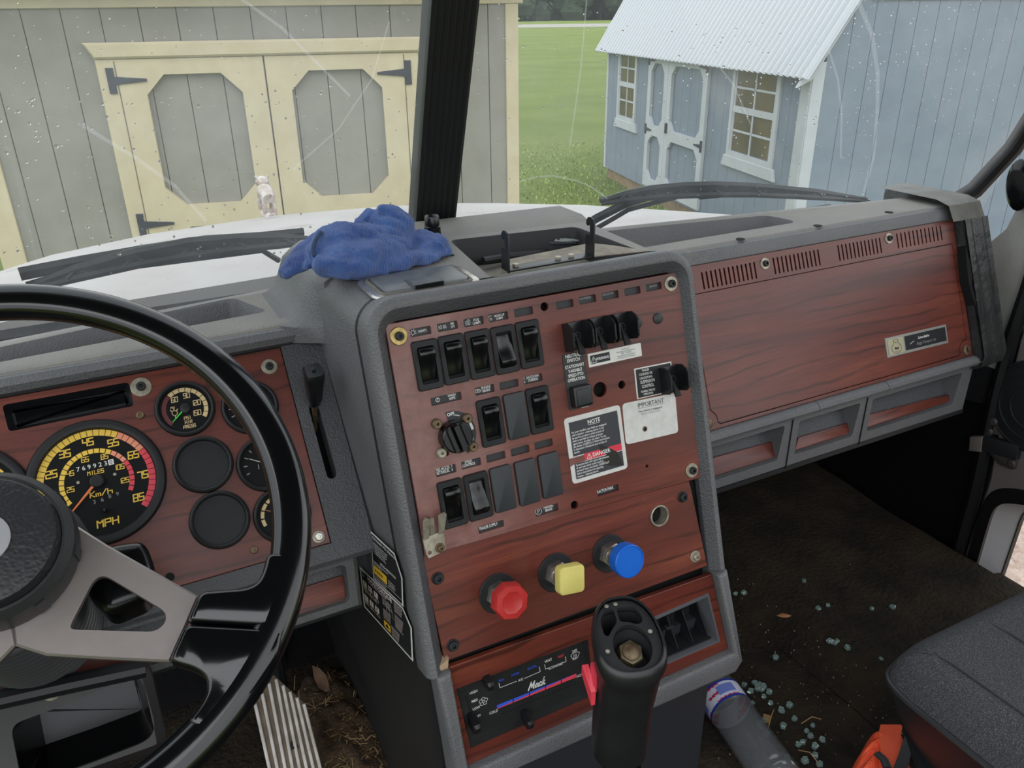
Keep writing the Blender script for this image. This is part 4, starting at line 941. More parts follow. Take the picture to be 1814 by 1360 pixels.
# toggle guards
def guard(x, y, label, tog=True, ww=.0245):
    t = thing('guarded_toggle', label, 'switch', FC.M(*c(x, y), .0012), 'black guarded toggle switches')
    h = .031; w = ww
    add('guard_base', slab(rrect(w, h, .001, 2), 0, .0022, .0006), PLAST, t)
    for s in (-1, 1):
        pr = [(-h/2, 0), (h/2, 0), (h/2+.0005, .010), (h/2-.004, .0185), (h/2-.009, .0215), (-h/2+.006, .0205), (-h/2+.001, .015)]
        x_ = s*w/2
        add('guard_wall', loft([[(xx, yy, zz) for yy, zz in pr] for xx in (x_-.001, x_+.001)]), PLAST, t, smooth=0)
    if tog:
        add('collar', lathe([(.0052, .002), (.0052, .0065), (.0046, .007), (.0036, .007), (.0036, .004)], 18), SHELL, t)
        tg_ = add('toggle', loft([sec(.0034, .003, 0), sec(.004, .0034, .006), sec(.0075, .0036, .017), sec(.0082, .0036, .020)]), SHELL, t, T3(0, -.001, .005) @ RX(62))
    return t
guard(1015.5, 595, 'black guarded toggle, first of the three above the NEUTRAL SWITCH plate')
guard(1054.5, 587, 'black guarded toggle, middle of the three in a row')
guard(1095, 579, 'black guarded toggle, third of the three, next to a round black plug')
guard(1184, 671, 'single black guarded toggle on the SUSPENSION CONTROL plate')
for q, l in (((1127, 572), 'round black rubber plug half hidden behind the third toggle guard'), ((1164, 563.9), 'round black rubber plug standing alone near the right washer')):
    tag(add('hole_plug', lathe([(.0064, 0), (.0063, .0012), (.0045, .0024), (.002, .0028)], 24), BLANK, None, FC.M(*c(*q), .0012)), l, 'plug', 'round hole plugs')
# neutral switch
npl = [c(*q) for q in ((994.3, 628), (1031.5, 621), (1046, 717), (1007, 727))]
nt = thing('neutral_switch', 'square black push switch on its NEUTRAL SWITCH label plate', 'switch', FC.M(*c(1021, 675), .0012))
o0 = c(1021, 675); rel = lambda q: (c(*q)[0]-o0[0], c(*q)[1]-o0[1])
lp = add('label_plate', slab(smoothpoly([rel(q) for q in ((994.3, 628), (1031.5, 621), (1047, 717), (1007, 727))], .003), 0, .0008), STRIP, nt)
a1, b1 = rel((1013.5, 633.5)); a2, b2 = rel((1017.8, 659.5)); a3, b3 = rel((1033, 720))
add('lettering', Geo().add(text('NEUTRAL\nSWITCH', .0036, a1, b1, .0011, .83, bold=.018, lead=.95)).add(text('STATIONARY\nVARIABLE\nSPEED PTO\nOPERATION', .0034, a2, b2, .0011, .80, bold=.018, lead=1.0)).add(text('PARKER IGN', .0013, a3+.001, b3-.0003, .0011, .9)), WHITE, lp, smooth=0)
a, b = rel((1024.4, 700))
bz = add('switch_body', slab(rrect(.0232, .0232, .002, 3), 0, .0105, .002), PLAST, nt, T3(a, b))
add('button', slab(rrect(.0172, .0172, .001, 2), .0105, .0122, .0008), BLANK, bz)
# stickers and plates
def sticker(name, label, cat, quad, m, rad_=.002, th=.0007, F=None, fr=None):
    F = F or FC; P = [F.p(*q, .0012) for q in quad]; cx_ = sum(p[0] for p in P)/4; cy_ = sum(p[1] for p in P)/4
    e = V((P[1][0]-P[0][0], P[1][1]-P[0][1])); e2 = V((P[2][0]-P[3][0], P[2][1]-P[3][1])); rot = math.atan2(e.y+e2.y, e.x+e2.x)
    t = thing(name, label, cat, F.M(cx_, cy_, .0012, rot))
    R = Matrix.Rotation(-rot, 2); L = [R @ V((p[0]-cx_, p[1]-cy_)) for p in P]
    w = ((L[1]-L[0]).length+(L[2]-L[3]).length)/2; h = ((L[0]-L[3]).length+(L[1]-L[2]).length)/2
    add('backing', slab(rrect(w, h, rad_, 3), 0, th), m, t, smooth=0)
    return t, w, h
STW = mat('white_sticker', '#d8d8d3', .55, var='#cfcdc5', vscale=80); STWD = mat('soiled_white_sticker', '#d3d2ce', .6, var='#c4c2bd', vscale=90, wear=('#a99f8f', 130, .67)); STB = mat('charcoal_sticker', '#34363b', .5); STR = mat('red_sticker_band', '#cf3346', .5)
t, w, h = sticker('warning_sticker', 'narrow white WARNING sticker below the three toggles', 'sticker', ((1040.2, 627.4), (1134.1, 606.6), (1136.9, 630.2), (1043.4, 650.6)), STW, .0008)
bx = add('warning_box', flat(R4(-w*.465, -w*.105, -h*.30, h*.34), .001), BLACKPR, t, smooth=0)
add('lettering', Geo().add(text('WARNING', .0030, -w*.245, 0, .0014, .82, bold=.02)).add(stroke(icon('tri', -w*.41, 0, h*.5), .0005, .0014)), WHITE, bx, smooth=0)
add('lettering', text('Best Results\u2122\nRetarding System Performance\n1800 - 2100 RPM\nSee Jacobs Operators Manual\nfor Proper Driver Techniques', .0016, w*.2, 0, .0012, .86, shear=.2, lead=.98), mat('grey_blue_print', '#5d6872', .6), t, smooth=0)
t, w, h = sticker('note_sticker', 'torn charcoal seat belt sticker headed NOTE with a red DANGER band', 'sticker', ((998.5, 742.5), (1097.5, 715.5), (1111.5, 829.5), (1014, 857)), STWD, .004)
nb = add('upper_field', flat(R4(-w*.43, w*.435, -h*.09, h*.425), .001), STB, t, smooth=0)
add('lettering', Geo().add(text('NOTE', .0044, w*.0, h*.36, .0014, .95, bold=.02)).add(flat(R4(-w*.1, w*.1, h*.317, h*.323), .0014)).add(text('For your comfort, seat belts are equipped\nwith a tension - relieving device. It can\nbe used to produce a small amount of\nslack in seat belt to reduce pressure\nagainst your shoulder and chest. To use\nthe device, CAREFULLY follow instructions\nin Operator\u2019s Handbook and on face of\ndevice.', .0023, -w*.41, h*.115, .0014, .80, align='LEFT', bold=.012, lead=.97)), WHITE, nb, smooth=0)
rb = add('danger_band', flat(R4(-w*.24, w*.435, -h*.195, -h*.09), .001), STR, t, smooth=0)
add('missing_strip', flat([(-w*.5-.0004, -h*.105), (-w*.24, -h*.105), (-w*.235, -h*.2), (-w*.44, -h*.205), (-w*.5-.0004, -h*.23)], .0011), WOODC, t, smooth=0)
add('lettering', Geo().add(text('DANGER', .0042, w*.06, -h*.145, .0014, .95, bold=.02)).add(stroke(icon('tri', -w*.16, -h*.143, h*.085), .0005, .0014)), WHITE, rb, smooth=0)
nb = add('lower_field', flat(R4(-w*.43, w*.435, -h*.44, -h*.205), .001), STB, t, smooth=0)
add('lettering', text('Excessive slack will reduce effectiveness\nof seat belt which could result in\npersonal injury and death. CAREFULLY\nfollow instructions for adjusting\ntension - relieving device.', .0023, -w*.41, -h*.318, .0014, .80, align='LEFT', bold=.012, lead=.97), WHITE, nb, smooth=0)
add('tar_smear', Geo().add(flat([(w*.02, h*.0), (w*.12, -h*.05), (w*.2, -h*.1), (w*.34, -h*.2), (w*.40, -h*.34), (w*.42, -h*.43), (w*.22, -h*.40), (w*.08, -h*.33), (w*.15, -h*.2), (w*.04, -h*.1)], .0012)), mat('tar_stain', '#1f1b19', .5), t, smooth=0)
t, w, h = sticker('important_sticker', 'worn white IMPORTANT sticker with most of its print rubbed off', 'sticker', ((1101.5, 715.5), (1195.4, 695), (1201, 766), (1108.7, 787)), STWD, .004)
add('lettering', Geo().add(text('IMPORTANT', .0052, w*.02, h*.375, .0012, .86, bold=-.004)).add(flat(R4(-w*.24, w*.29, h*.30, h*.306), .0012)).add(text('This vehicle is equipped', .0024, 0, h*.225, .0012, 1.0)), BLACKPR, t, smooth=0)
add('lettering', text('WITH OVER TAKE', .0022, 0, h*.15, .0012, 1.0), mat('rubbed_off_print', '#a5a4a0', .6), t, smooth=0)
add('hole', lathe([(.0032, .0005), (.0032, .0011), (.0022, .0012)], 16), RUSTY, t, T3(-w*.13, -h*.22)); add('hole_center', lathe([(.0018, .001), (.0018, .0015)], 12), CAVITY, t, T3(-w*.13, -h*.22))
t, w, h = sticker('suspension_plate', 'black SUSPENSION CONTROL plate with a white border beside a guarded toggle', 'label plate', ((1122.5, 653.5), (1188.5, 639.5), (1193, 693), (1128.5, 706.5)), STW, .0006)
pb = add('black_field', flat(R4(-w*.47, w*.47, -h*.47, h*.46), .001), BLACKPR, t, smooth=0)
add('lettering', Geo().add(text('TRAILER\nCOUPLING OR\nUNCOUPLING', .0026, -w*.22, h*.27, .0013, .72, bold=.012, lead=1.15)).add(text('SUSPENSION\nCONTROL', .0036, -w*.19, -h*.06, .0013, .66, bold=.012)).add(text('NORMAL VEHICLE\nOPERATION', .0024, -w*.2, -h*.34, .0013, .68, bold=.012)), WHITE, pb, smooth=0)
# ---------------------------------------------------------------- air valve board
WOODV = wood('cherry_laminate_valves', 2.9)
vb = thing('valve_board', 'cherry wood laminate board carrying the red, yellow and blue air valve knobs', 'valve panel', FC.M())
vo = ccw([c(748, 985), c(788.5, 1172), c(1253.5, 1002), c(1224, 862), c(1221, 852)])
ck = c(1168, 913.3)
add('wood_panel', plate(vo, [circ(.0112, 24, *ck)], -.006, -.0006, .0004), WOODV, vb)
for q in ((775.5, 1024), (802.2, 1142.5), (1209.3, 880)): washer(vb, FC.M(*c(*q), -.0006), .0068, m=SHELL, hr=.0052)
washer(vb, FC.M(*c(1231.7, 985.4), -.0006), .0072, m=STEEL, headm=STEEL)
so = add('lighter_socket', lathe([(.0128, -.001), (.0128, .0016), (.0118, .0022), (.0108, .001), (.0106, -.03)], 30, (False, True)), STEEL, vb, T3(*ck))
add('socket_well', lathe([(.0105, -.028), (.0105, -.0285)], 20), CAVITY, so)
def valve(base, knob, kd, label, shape, m):
    bq = c(*base); t = thing('air_valve_knob', label, 'knob', FC.M(*bq, -.0006), 'push pull air valve knobs')
    add('base_plate', lathe([(.0222, 0), (.0222, .0014), (.0215, .002)], 40), SHELL, t)
    kq = FC.p(*knob, kd); dx, dy = kq[0]-bq[0], kq[1]-bq[1]
    add('hex_nut', Geo().add(slab(circ(.0148, 6), .002, .012, .0015)), CHROME, t, RZ(11))
    add('stem', Geo().add(lathe([(.0112, .012), (.0112, .02), (.0095, .022)], 24)).add(tube([(0, 0, .018), (dx*.75, dy*.75, kd*.75), (dx, dy, kd-.001)], .0062, 14)), CHROME, t)
    M = T3(dx, dy, kd-.004)
    if shape == 'oct': add('knob', loft([[(x*s, y*s, z) for x, y in circ(.0196, 8)] for s, z in ((.78, -.004), (1, .0), (1, .009), (.93, .012), (.62, .0125), (.5, .0112))]), m, t, M @ RZ(8))
    elif shape == 'sq': add('knob', slab(rrect(.0305, .0305, .0050, 4), -.001, .010, .0022), m, t, M @ RZ(-8))
    else: add('knob', lathe([(.015, -.004), (.0186, -.001), (.0189, .009), (.0186, .0115), (.0176, .0125), (.0167, .0108), (.0, .0108)], 40), m, t, M)
    return t
valve((882.4, 1050.3), (902, 1063), .040, 'red octagonal air valve knob, nearest the driver', 'oct', mat('red_knob_plastic', '#b8302e', .38, var='#aa2a28', vscale=30))
valve((984.7, 1013.6), (1010, 1024.8), .040, 'pale yellow square air valve knob between the red and blue ones', 'sq', mat('yellow_knob_plastic', '#ded27a', .42, var='#d3c56c', vscale=50))
valve((1079.3, 979.6), (1109.4, 991.2), .040, 'bright blue round air valve knob', 'rnd', mat('blue_knob_plastic', '#1268cf', .38, var='#0e60c4', vscale=30))
# spring clip screwed to the left edge
cl = thing('spring_clip', 'bare steel spring clip screwed to the left edge of the console face', 'clip', FC.M(*c(764, 950), .002))
o0 = c(764, 950); rl = lambda L, h=0: [(FC.p(x, y, h)[0]-o0[0], FC.p(x, y, h)[1]-o0[1]) for x, y in L]
add('clip_base', plate(smoothpoly(rl([(746, 952), (784, 938), (788, 972), (778, 978), (757, 988), (753, 980)]), .002), [circ(.0022, 12, *rl([(759, 977)])[0])], 0, .0016, .0004), STEEL, cl)
for pl, h0 in (([(741, 918), (745, 911), (754, 914), (758, 952), (748, 955)], .010), ([(768, 907), (778, 901), (783, 905), (784, 942), (775, 945)], .010), ([(755, 917), (759, 912), (763, 914), (768, 943), (760, 946)], .006)):
    P = rl(pl); n = len(P); top = max(p[1] for p in P); bot = min(p[1] for p in P)
    hh = lambda y: .0008+h0*((y-bot)/(top-bot))**.7
    add('prong', loft([[(x, y, hh(y)) for x, y in P], [(x, y, hh(y)+.0013) for x, y in P]]), STEEL, cl)
washer(cl, FC.M(*c(777, 968), .0036), .0052, hr=.0034, m=RUSTY, headm=RUSTY)
# ---------------------------------------------------------------- climate control
WOODH = wood('cherry_laminate_climate', 4.4)
h_ = FH.p
cc = thing('climate_control', 'black climate control plate with sliders in a wood laminate surround', 'climate control', FH.M())
fo = ccw([h_(808, 1219), h_(1041, 1131), h_(1052, 1230), h_(833, 1324)]); vo_ = ccw([h_(1113, 1112), h_(1253.5, 1050), h_(1274, 1134), h_(1128, 1196)])
add('wood_surround', plate(inset(ccw([h_(794, 1181), h_(1260.5, 1016), h_(1289, 1149), h_(825, 1356.5)]), .0004), [fo, vo_], -.005, .001, .0006), WOODH, cc)
fp = add('face_plate', loft([[(x, y, .0005) for x, y in fo], [(x, y, -.006) for x, y in inset(fo, .003)]], caps=(False, True)), mat('climate_face_black', '#18191b', .5, var='#222221', vscale=60), cc)
def fl(L): return [FH.p(x, y, -.0055) for x, y in L]
def bar(p, q, w0, w1, z, m, name):
    """print strip along the line p-q from fraction w0 to w1 of its height"""
    pass
zz = -.0056
def line(L, w, z=zz): return stroke([fl(L)], w, z)
lt = Geo()
ang = math.atan2(fl([(1024, 1197)])[0][1]-fl([(880, 1255)])[0][1], fl([(1024, 1197)])[0][0]-fl([(880, 1255)])[0][0])
def tx(s, px, cap, sx=.8, bold=.008):
    a, b = fl([px])[0]; return ([(a+x*math.cos(ang)-y*math.sin(ang), b+x*math.sin(ang)+y*math.cos(ang), z) for x, y, z in text(s, cap, 0, 0, zz, sx, bold=bold)[0]], text(s, cap, 0, 0, zz, sx, bold=bold)[1])
for s, q in (('HIGH', (839, 1226)), ('MED', (841, 1241)), ('LOW', (844, 1254)), ('OFF', (847, 1268.5)), ('COLD', (874.5, 1261)), ('HOT', (1027, 1196.5)), ('VENT', (971.5, 1170)), ('ECONOMY', (985, 1179.5)), ('A/C', (922.5, 1204)), ('DEF', (1018, 1153))): lt.add(tx(s, q, .0033))
for L in ([(884, 1210), (885.5, 1218), (915, 1206.5)], [(929, 1201.5), (957, 1189.5), (955.5, 1181)], [(965, 1177), (966.5, 1185), (972, 1183)], [(998, 1173.5), (1003, 1171.5), (1002, 1163)]): lt.add(line(L, .0006))
a, b = fl([(1019, 1161)])[0]; lt.add(stroke([[(a-.006, b+.002), (a-.003, b+.0042), (a+.003, b+.0042), (a+.006, b+.002), (a+.003, b-.004), (a-.003, b-.004), (a-.006, b+.002)]]+[[(a+k, b-.0055), (a+k*.8, b+.002)] for k in (-.002, 0, .002)], .0005, zz))
a, b = fl([(856.5, 1242)])[0]
for k in range(5):
    t_ = rad(72*k+15); cx_, cy_ = a+.0033*math.cos(t_), b+.0033*math.sin(t_); lt.add(stroke([[(cx_+.0021*math.cos(q*.7+k), cy_+.0021*math.sin(q*.7+k)) for q in range(10)]], .0005, zz))
add('lettering', lt, WHITE, fp, smooth=0)
lb = Geo()
for s, q in (('MAX', (888.5, 1204.5)), ('NORM', (913, 1194)), ('BI-LEVEL', (943, 1182))): lb.add(tx(s, q, .0031, .72))
lr = Geo().add(tx('HEAT', (994, 1162), .0031, .75))
P_, Q_ = V(fl([(880, 1256)])[0]), V(fl([(1022, 1199)])[0]); e = (Q_-P_); nn = V((-e.y, e.x)).normalized()*.0052
for k in range(5):
    f0, f1 = k/5+.004, (k+1)/5-.006; q0, q1 = P_+e*f0, P_+e*f1; s0, s1 = max(0, 1-f0*1.05), max(0, 1-f1*1.05)
    s0, s1 = (.85, .68) if k == 0 else (s0, s1)
    lb.add(([tuple(p)+(zz,) for p in (q0+nn*(1-s0), q1+nn*(1-s1), q1+nn, q0+nn)], [(0, 1, 2, 3)])); lr.add(([tuple(p)+(zz,) for p in (q0, q1, q1+nn*(1-s1), q0+nn*(1-s0))], [(0, 1, 2, 3)]))
add('blue_print', lb, BLUEPR, fp, smooth=0); add('red_print', lr, REDPR, fp, smooth=0)
# maker's name in brush script strokes
gl = {'M': [(0, 0), (.25, 1), (.45, .25), (.8, 1), (.78, .1), (.9, .05)], 'a': [(.5, .45), (.3, .55), (.1, .3), (.2, .02), (.42, .15), (.52, .5), (.5, .1), (.62, .05)], 'c': [(.5, .45), (.35, .55), (.12, .3), (.2, .02), (.5, .1)], 'k': [(.1, 0), (.3, 1.05), (.16, .3), (.5, .55), (.3, .32), (.48, .02), (.62, .1)]}
def script(word, cap, cx_, cy_, z, sl=.3, w=.16):
    x = 0; P = []
    for ch in word: P.append([((x+u+sl*v), v) for u, v in gl[ch]]); x += {'M': .98}.get(ch, .55)
    return stroke([[(cx_+(u-x/2)*cap*.8, cy_+(v-.5)*cap) for u, v in pl] for pl in P], cap*w, z)
v_, f_ = script('Mack', .0098, 0, 0, zz); a, b = fl([(950, 1211)])[0]
add('maker_name', ([(a+x*math.cos(ang)-y*math.sin(ang), b+x*math.sin(ang)+y*math.cos(ang), z) for x, y, z in v_], f_), WHITE, fp, smooth=0)
sl = Geo().add(line([(826, 1234), (834, 1262)], .0022, -.0057)).add(line([(888, 1265), (1021, 1210)], .0017, -.0057)); add('slider_slot', sl, CAVITY, fp, smooth=0)
def slider(x, y, s=1.0):
    a, b = FH.p(x, y, .004); add('slider_knob', loft([sec(.006*s, .010*s, -.010), sec(.009*s, .012*s, .0), sec(.0085*s, .013*s, .010), sec(.006*s, .0075*s, .013)]), PLAST, cc, T3(a, b, 0) @ RX(18))
slider(864, 1206); slider(841, 1281, 1.15); slider(935, 1274, 1.05)
# air vent
av = thing('air_vent', 'black louvred air vent in a grey bezel on the lower console', 'air vent', FH.M(*h_(1195, 1122)))
o0 = h_(1195, 1122); vr = ccw([(x-o0[0], y-o0[1]) for x, y in vo_])
GREYB = mat('grey_vent_bezel', '#55565a', .5, bump=(300, .3, .001))
add('bezel', loft([[(x, y, .001) for x, y in inset(vr, -.0005)], [(x, y, .0032) for x, y in inset(vr, .0006)], [(x, y, .003) for x, y in inset(vr, .003)], [(x, y, -.022) for x, y in inset(vr, .011)]], caps=(False, False)), GREYB, av)
add('duct', slab(inset(vr, .009), -.05, -.024), CAVITY, av)
FHv = Frame(FH.world(*o0, -.012), FH.u, FH.w)
lo = V(FH.p(1205, 1172, -.003)); 
gsl = inset(vr, .012); xa, xb = min(p[0] for p in gsl)+.002, max(p[0] for p in gsl)-.014; ya, yb = min(p[1] for p in gsl), max(p[1] for p in gsl)
for k in range(5):
    x = xa+(xb-xa)*k/4
    add('louver', loft([[(x-.0008, ya+.006, -.024), (x+.0008, ya+.006, -.024), (x+.0008, yb-.004, -.03), (x-.0008, yb-.004, -.03)], [(x+.009-.0008, ya+.002, .004), (x+.009+.0008, ya+.002, .004), (x+.003+.0008, yb-.008, -.012), (x+.003-.0008, yb-.008, -.012)]]), PLAST, av)
add('louver_rail', loft([[(xa-.001, ya+.002, -.012), (xb+.004, ya+.002, -.012), (xb+.012, ya, .0045), (xa+.007, ya, .0045)], [(xa-.001, ya+.009, -.014), (xb+.004, ya+.009, -.014), (xb+.012, ya+.0035, .006), (xa+.007, ya+.0035, .006)]]), PLAST, av)
xm_ = xa+(xb-xa)*.5+.004; add('vent_tab', cbox(.011, .0045, .006, .001), SHELL, av, T3(xm_, (ya+yb)/2+.004, -.012))
# ---------------------------------------------------------------- glove compartment
WOODP = wood('cherry_laminate_glove_door', 5.6)
gv = thing('glove_compartment', 'wide cherry laminate glove compartment face with slotted vents along its top', 'glove box', FV.M())
v = FV.p
a0, a1 = -.33, v(1705, 508)[0]; b1 = v(1687.4, 387.4)[1]; b0 = (v(1723, 629.4)[1]+v(1255.8, 763)[1])/2
dt = v(1689, 431.4)[1]; dr = v(1691, 470)[0]; dl = v(1229, 560)[0]; db = b0+.006
lk1, lk2 = v(1711, 619.5), v(1252, 750)
door = [(dl+.022, db)]+[(dr-.002, db)]+[(dr, db+.004)]+[(dr, dt), (dl, dt), (dl, db+.026)]
arcR = [(lk1[0]+.017*math.cos(rad(t_)), lk1[1]+.017*math.sin(rad(t_))) for t_ in range(190, 80, -12)]
arcL = [(lk2[0]+.019*math.cos(rad(t_)), lk2[1]+.019*math.sin(rad(t_))) for t_ in range(90, -10, -12)]
door = ccw([(dl, dt), (dl, arcL[0][1]+.002)]+[(max(dl, x), y) for x, y in arcL]+[(arcL[-1][0]+.004, db)]+[(arcR[0][0]-.003, db)]+arcR+[(dr, arcR[-1][1]+.004), (dr, dt)])
SL = []
sh = V(v(1243, 482))-V(v(1246.7, 513.3)); sh = sh.length
for p, q, n in (((1244.7, 497.4), (1337.1, 478.8), 13), ((1371, 471.3), (1449.8, 456.1), 12), ((1485.4, 448.3), (1558.8, 434.8), 12), ((1589.3, 427), (1666.1, 412.8), 12)):
    P, Q = V(v(*p)), V(v(*q))
    for k in range(n): s = P+(Q-P)*k/(n-1); SL.append(rrect(.0030, sh, .0014, 2, s.x, s.y))
add('face_board', plate(ccw([(a0, b0), (a1, b0), (a1, b1), (a0, b1)]), [inset(door, -.0009)]+SL, -.004, .001, .0006), WOODP, gv)
add('door', plate(door, [], -.004, .0012, .0006), WOODP, gv)
add('groove_back', slab(R4(a0+.005, a1-.003, b0+.003, b1-.003), -.007, -.0045), CAVITY, gv)
for q in ((1354, 467), (1573.4, 422.3)): washer(gv, FV.M(*v(*q), .001), .0086)
for q in (lk1, lk2):
    k_ = add('lock', lathe([(.0085, 0), (.0085, .0014), (.0066, .0022), (.004, .0022)], 24), RUSTY, gv, T3(q[0], q[1], .001)); add('keyway', slab(rrect(.003, .0075, .001, 2), .002, .0027), CAVITY, k_)
t, w, h = sticker('builder_plate', 'small silver framed plate with script lettering near the glove door lock', 'name plate', ((1566.5, 599.6), (1675, 574.3), (1677.8, 607.3), (1570.9, 633.8)), mat('brushed_silver', '#b9b8b2', .4, .8), .0004, .0014, FV)
add('black_field', flat(R4(-w*.20, w*.475, -h*.36, h*.38), .0018), BLACKPR, t, smooth=0)
em = add('emblem_field', flat(R4(-w*.47, -w*.225, -h*.40, h*.40), .0018), mat('pale_gold_emblem', '#cfc9a8', .35, .6), t, smooth=0)
ex = -w*.345
dg = [[(ex-.011*1.0*math.cos(rad(t_)), -h*.1-.0085*math.sin(rad(t_))) for t_ in range(-40, 221, 20)], [(ex-.007, h*.02), (ex-.0045, h*.2), (ex-.006, h*.3), (ex-.002, h*.34), (ex+.002, h*.34), (ex+.006, h*.3), (ex+.0045, h*.2), (ex+.007, h*.02)], [(ex-.0025, h*.22), (ex, h*.15), (ex+.0025, h*.22)], [(ex-.004, -h*.28), (ex+.004, -h*.27)]]
g = Geo().add(stroke(dg, .0006, .0021)); g.add(script('Mack', .0042, ex, -h*.11, .0021)); add('emblem_print', g, BLACKPR, em, smooth=0)
g = Geo().add(text('Custom Built for', .0037, w*.1, h*.14, .0021, .74, shear=.45, bold=.02)).add(stroke([[(-w*.13, -h*.08), (-w*.06, h*.04)]], .0007, .0021)); add('lettering', g, WHITE, t, smooth=0)
add('lettering', text('Boggs Transport  Inc.', .0043, w*.14, -h*.14, .0021, .86, shear=.4), GREYPR, t, smooth=0)
from mathutils import noise as mn
# ---------------------------------------------------------------- on top of the console
FT_ = FZ(ZC)
tp = lambda x, y, z=None: (FZ(z if z else ZC).p(x, y))
aq = [tp(*q) for q in ((640, 496), (666, 524.5), (864.5, 490.5), (812, 459.5))]
ac = (.279, .7625)
ash = thing('ashtray', 'scratched dark blue lidded ashtray in a chrome bezel in front of the blue cloth', 'ashtray', T3(ac[0], ac[1], ZC+.0005))
AR = lambda d: rrect(.119-2*d, .080-2*d, .019-d*.9, 6)
ao, ai = AR(0), AR(.0085)
add('bezel', plate(ao, [ai], 0, .0026, .0018), CHROME, ash)
add('gasket', plate(AR(.008), [AR(.0115)], 0, .0042, .0012), mat('grimy_grey_gasket', '#6f6a62', .6, var='#544f49', vscale=90), ash)
LIDM = mat('scuffed_blue_black_lid', '#4a5158', .38, .2, var='#6d6d6c', vscale=28, wear=('#7a5c49', 42, .67), rvar=.1)
add('lid', slab(AR(.0125), .0005, .0058, .002), LIDM, ash)
add('finger_grip', loft([[(x, -.031+y, z) for y, z in ((0, .004), (0, .0085), (.004, .0105), (.03, .0062), (.034, .004))] for x in (-.017, .016)]), LIDM, ash)
add('grip_slot', slab(R4(-.0155, .0145, -.0325, -.0308), .0045, .0088, .0), GLOSS, ash)
# bracket of two hooked ears
br = thing('radio_bracket', 'black steel bracket with two hooked ears screwed to the front of the tray', 'bracket', T3(.42, .735, ZC))
bi = br.matrix_world.inverted()
def ear(x, y, h, W=.017):
    """upright strip with a hook slot; plane faces across the cab, outline in (along, up)"""
    o = [(-W/2, 0), (W/2, 0), (W/2, h*.52), (W/2-.004, h*.56), (.0015, h*.50), (-.0005, h*.60), (.0005, h*.78), (.004, h*.84), (W/2-.0035, h*.76), (W/2, h*.80), (W/2-.0005, h*.90), (W*.25, h*.985), (-W*.05, h), (-W*.35, h*.96), (-W/2, h*.86)]
    v, f = slab(o, -.001, .001, .0003, 1)
    return ([(x+z, y+a, ZC+b) for a, b, z in v], f)
e1, e2 = tp(899, 482), tp(1048, 456)
MB = mat('black_painted_steel', '#191a1c', .38, wear=('#5a5650', 70, .72))
add('hooked_ear', Geo().add(ear(e1[0], e1[1]+.004, .045), RZ(0)), MB, br, bi); add('hooked_ear', Geo().add(ear(e2[0], e2[1]+.004, .046)), MB, br, bi)
dv = V((e2[0]-e1[0], e2[1]-e1[1])); 
add('base_strip', slab([(e1[0]-.001, e1[1]-.004), (e2[0]+.001, e2[1]-.004), (e2[0]+.001, e2[1]+.013), (e1[0]-.001, e1[1]+.013)], ZC+.0006, ZC+.0026, .0005), MB, br, bi)
for f_ in (.12, .62, .78, ): add('bolt', slab(circ(.0038, 6), 0, .0038, .0008), STEEL, br, bi @ T3(e1[0]+dv.x*f_, e1[1]+dv.y*f_+.006, ZC+.0025))
tag(add('mounting_plate', slab(smoothpoly([tp(885, 486), tp(1060, 455), tp(1150, 446), tp(1085, 436), tp(1045, 432), tp(895, 462)], .003), ZC+.0002, ZC+.0012), mat('dusty_tan_steel', '#9a907f', .7, .2, var='#6f675b', vscale=60), None), 'dusty tan mounting plate under the hooked bracket', 'plate')
ZT = ZC-.034
pn = thing('pen', 'black pen with a silver tip lying in the console tray', 'pen', T3(*tp(920, 445, ZT), ZT+.004))
q0, q1 = V(tp(862, 458, ZT+.005)), V(tp(984, 434, ZT+.005)); o0 = V(tp(920, 445, ZT)); d_ = (q1-q0); L = d_.length; an = math.atan2(d_.y, d_.x); MM = T3(q0.x-o0.x, q0.y-o0.y, .001) @ RZ(math.degrees(an)) @ RY(90)
add('barrel', lathe([(.003, 0), (.0042, .003), (.0042, L-.022), (.0036, L-.018)], 12), PLAST, pn, MM); add('tip', lathe([(.0036, L-.018), (.003, L-.008), (.001, L)], 12), STEEL, pn, MM); add('clip', box(-.0058, -.0046, -.0012, .0012, .006, .045), PLAST, pn, MM)
rod = [(*tp(856, 467, ZT+.008), ZT+.012), (*tp(900, 456, ZT+.008), ZT+.010), (*tp(950, 452, ZT+.006), ZT+.008), (*tp(975, 446, ZT+.004), ZT+.006)]
tag(add('black_rod', tube(rod, .0045, 8), SHELL), 'short black rod lying beside the pen in the console tray', 'rod')
rg = random.Random(5); cw = []
cx_, cy_ = tp(1008, 440, ZT+.006)
for k in range(70):
    a = k*.55; cw.append((cx_+.030*math.cos(a)*(.7+.3*math.sin(k*.19))+rg.uniform(-.002, .002), cy_+.013*math.sin(a)*(.7+.3*math.cos(k*.23))+.002*k/70, ZT+.006+.012*abs(math.sin(k*.27))))
tag(add('wire', tube(cw, .0017, 6), mat('grey_wire_sheath', '#4b5054', .4)), 'tangled loose grey wire lying in the console tray', 'wire')
tag(add('wire', tube([(x+.006, y-.004, z+.003) for x, y, z in cw[5:40]], .0013, 6), mat('pale_wire_sheath', '#8f938f', .4)), 'thin pale wire looped through the grey one in the tray', 'wire')
# short black cylinder at the foot of the post
kq = tp(767, 425, ZC+.006)
kb = thing('dash_light', 'short black cylinder standing at the foot of the windshield post', 'lamp', T3(kq[0], kq[1]-.0, ZC+.005))
add('body', lathe([(.0108, 0), (.0100, .018), (.0092, .019), (.0092, .021), (.0086, .030), (.008, .031), (.006, .029)], 22), GLOSS, kb); add('collar', lathe([(.0125, 0), (.0125, .004), (.011, .006)], 22), SHELL, kb)
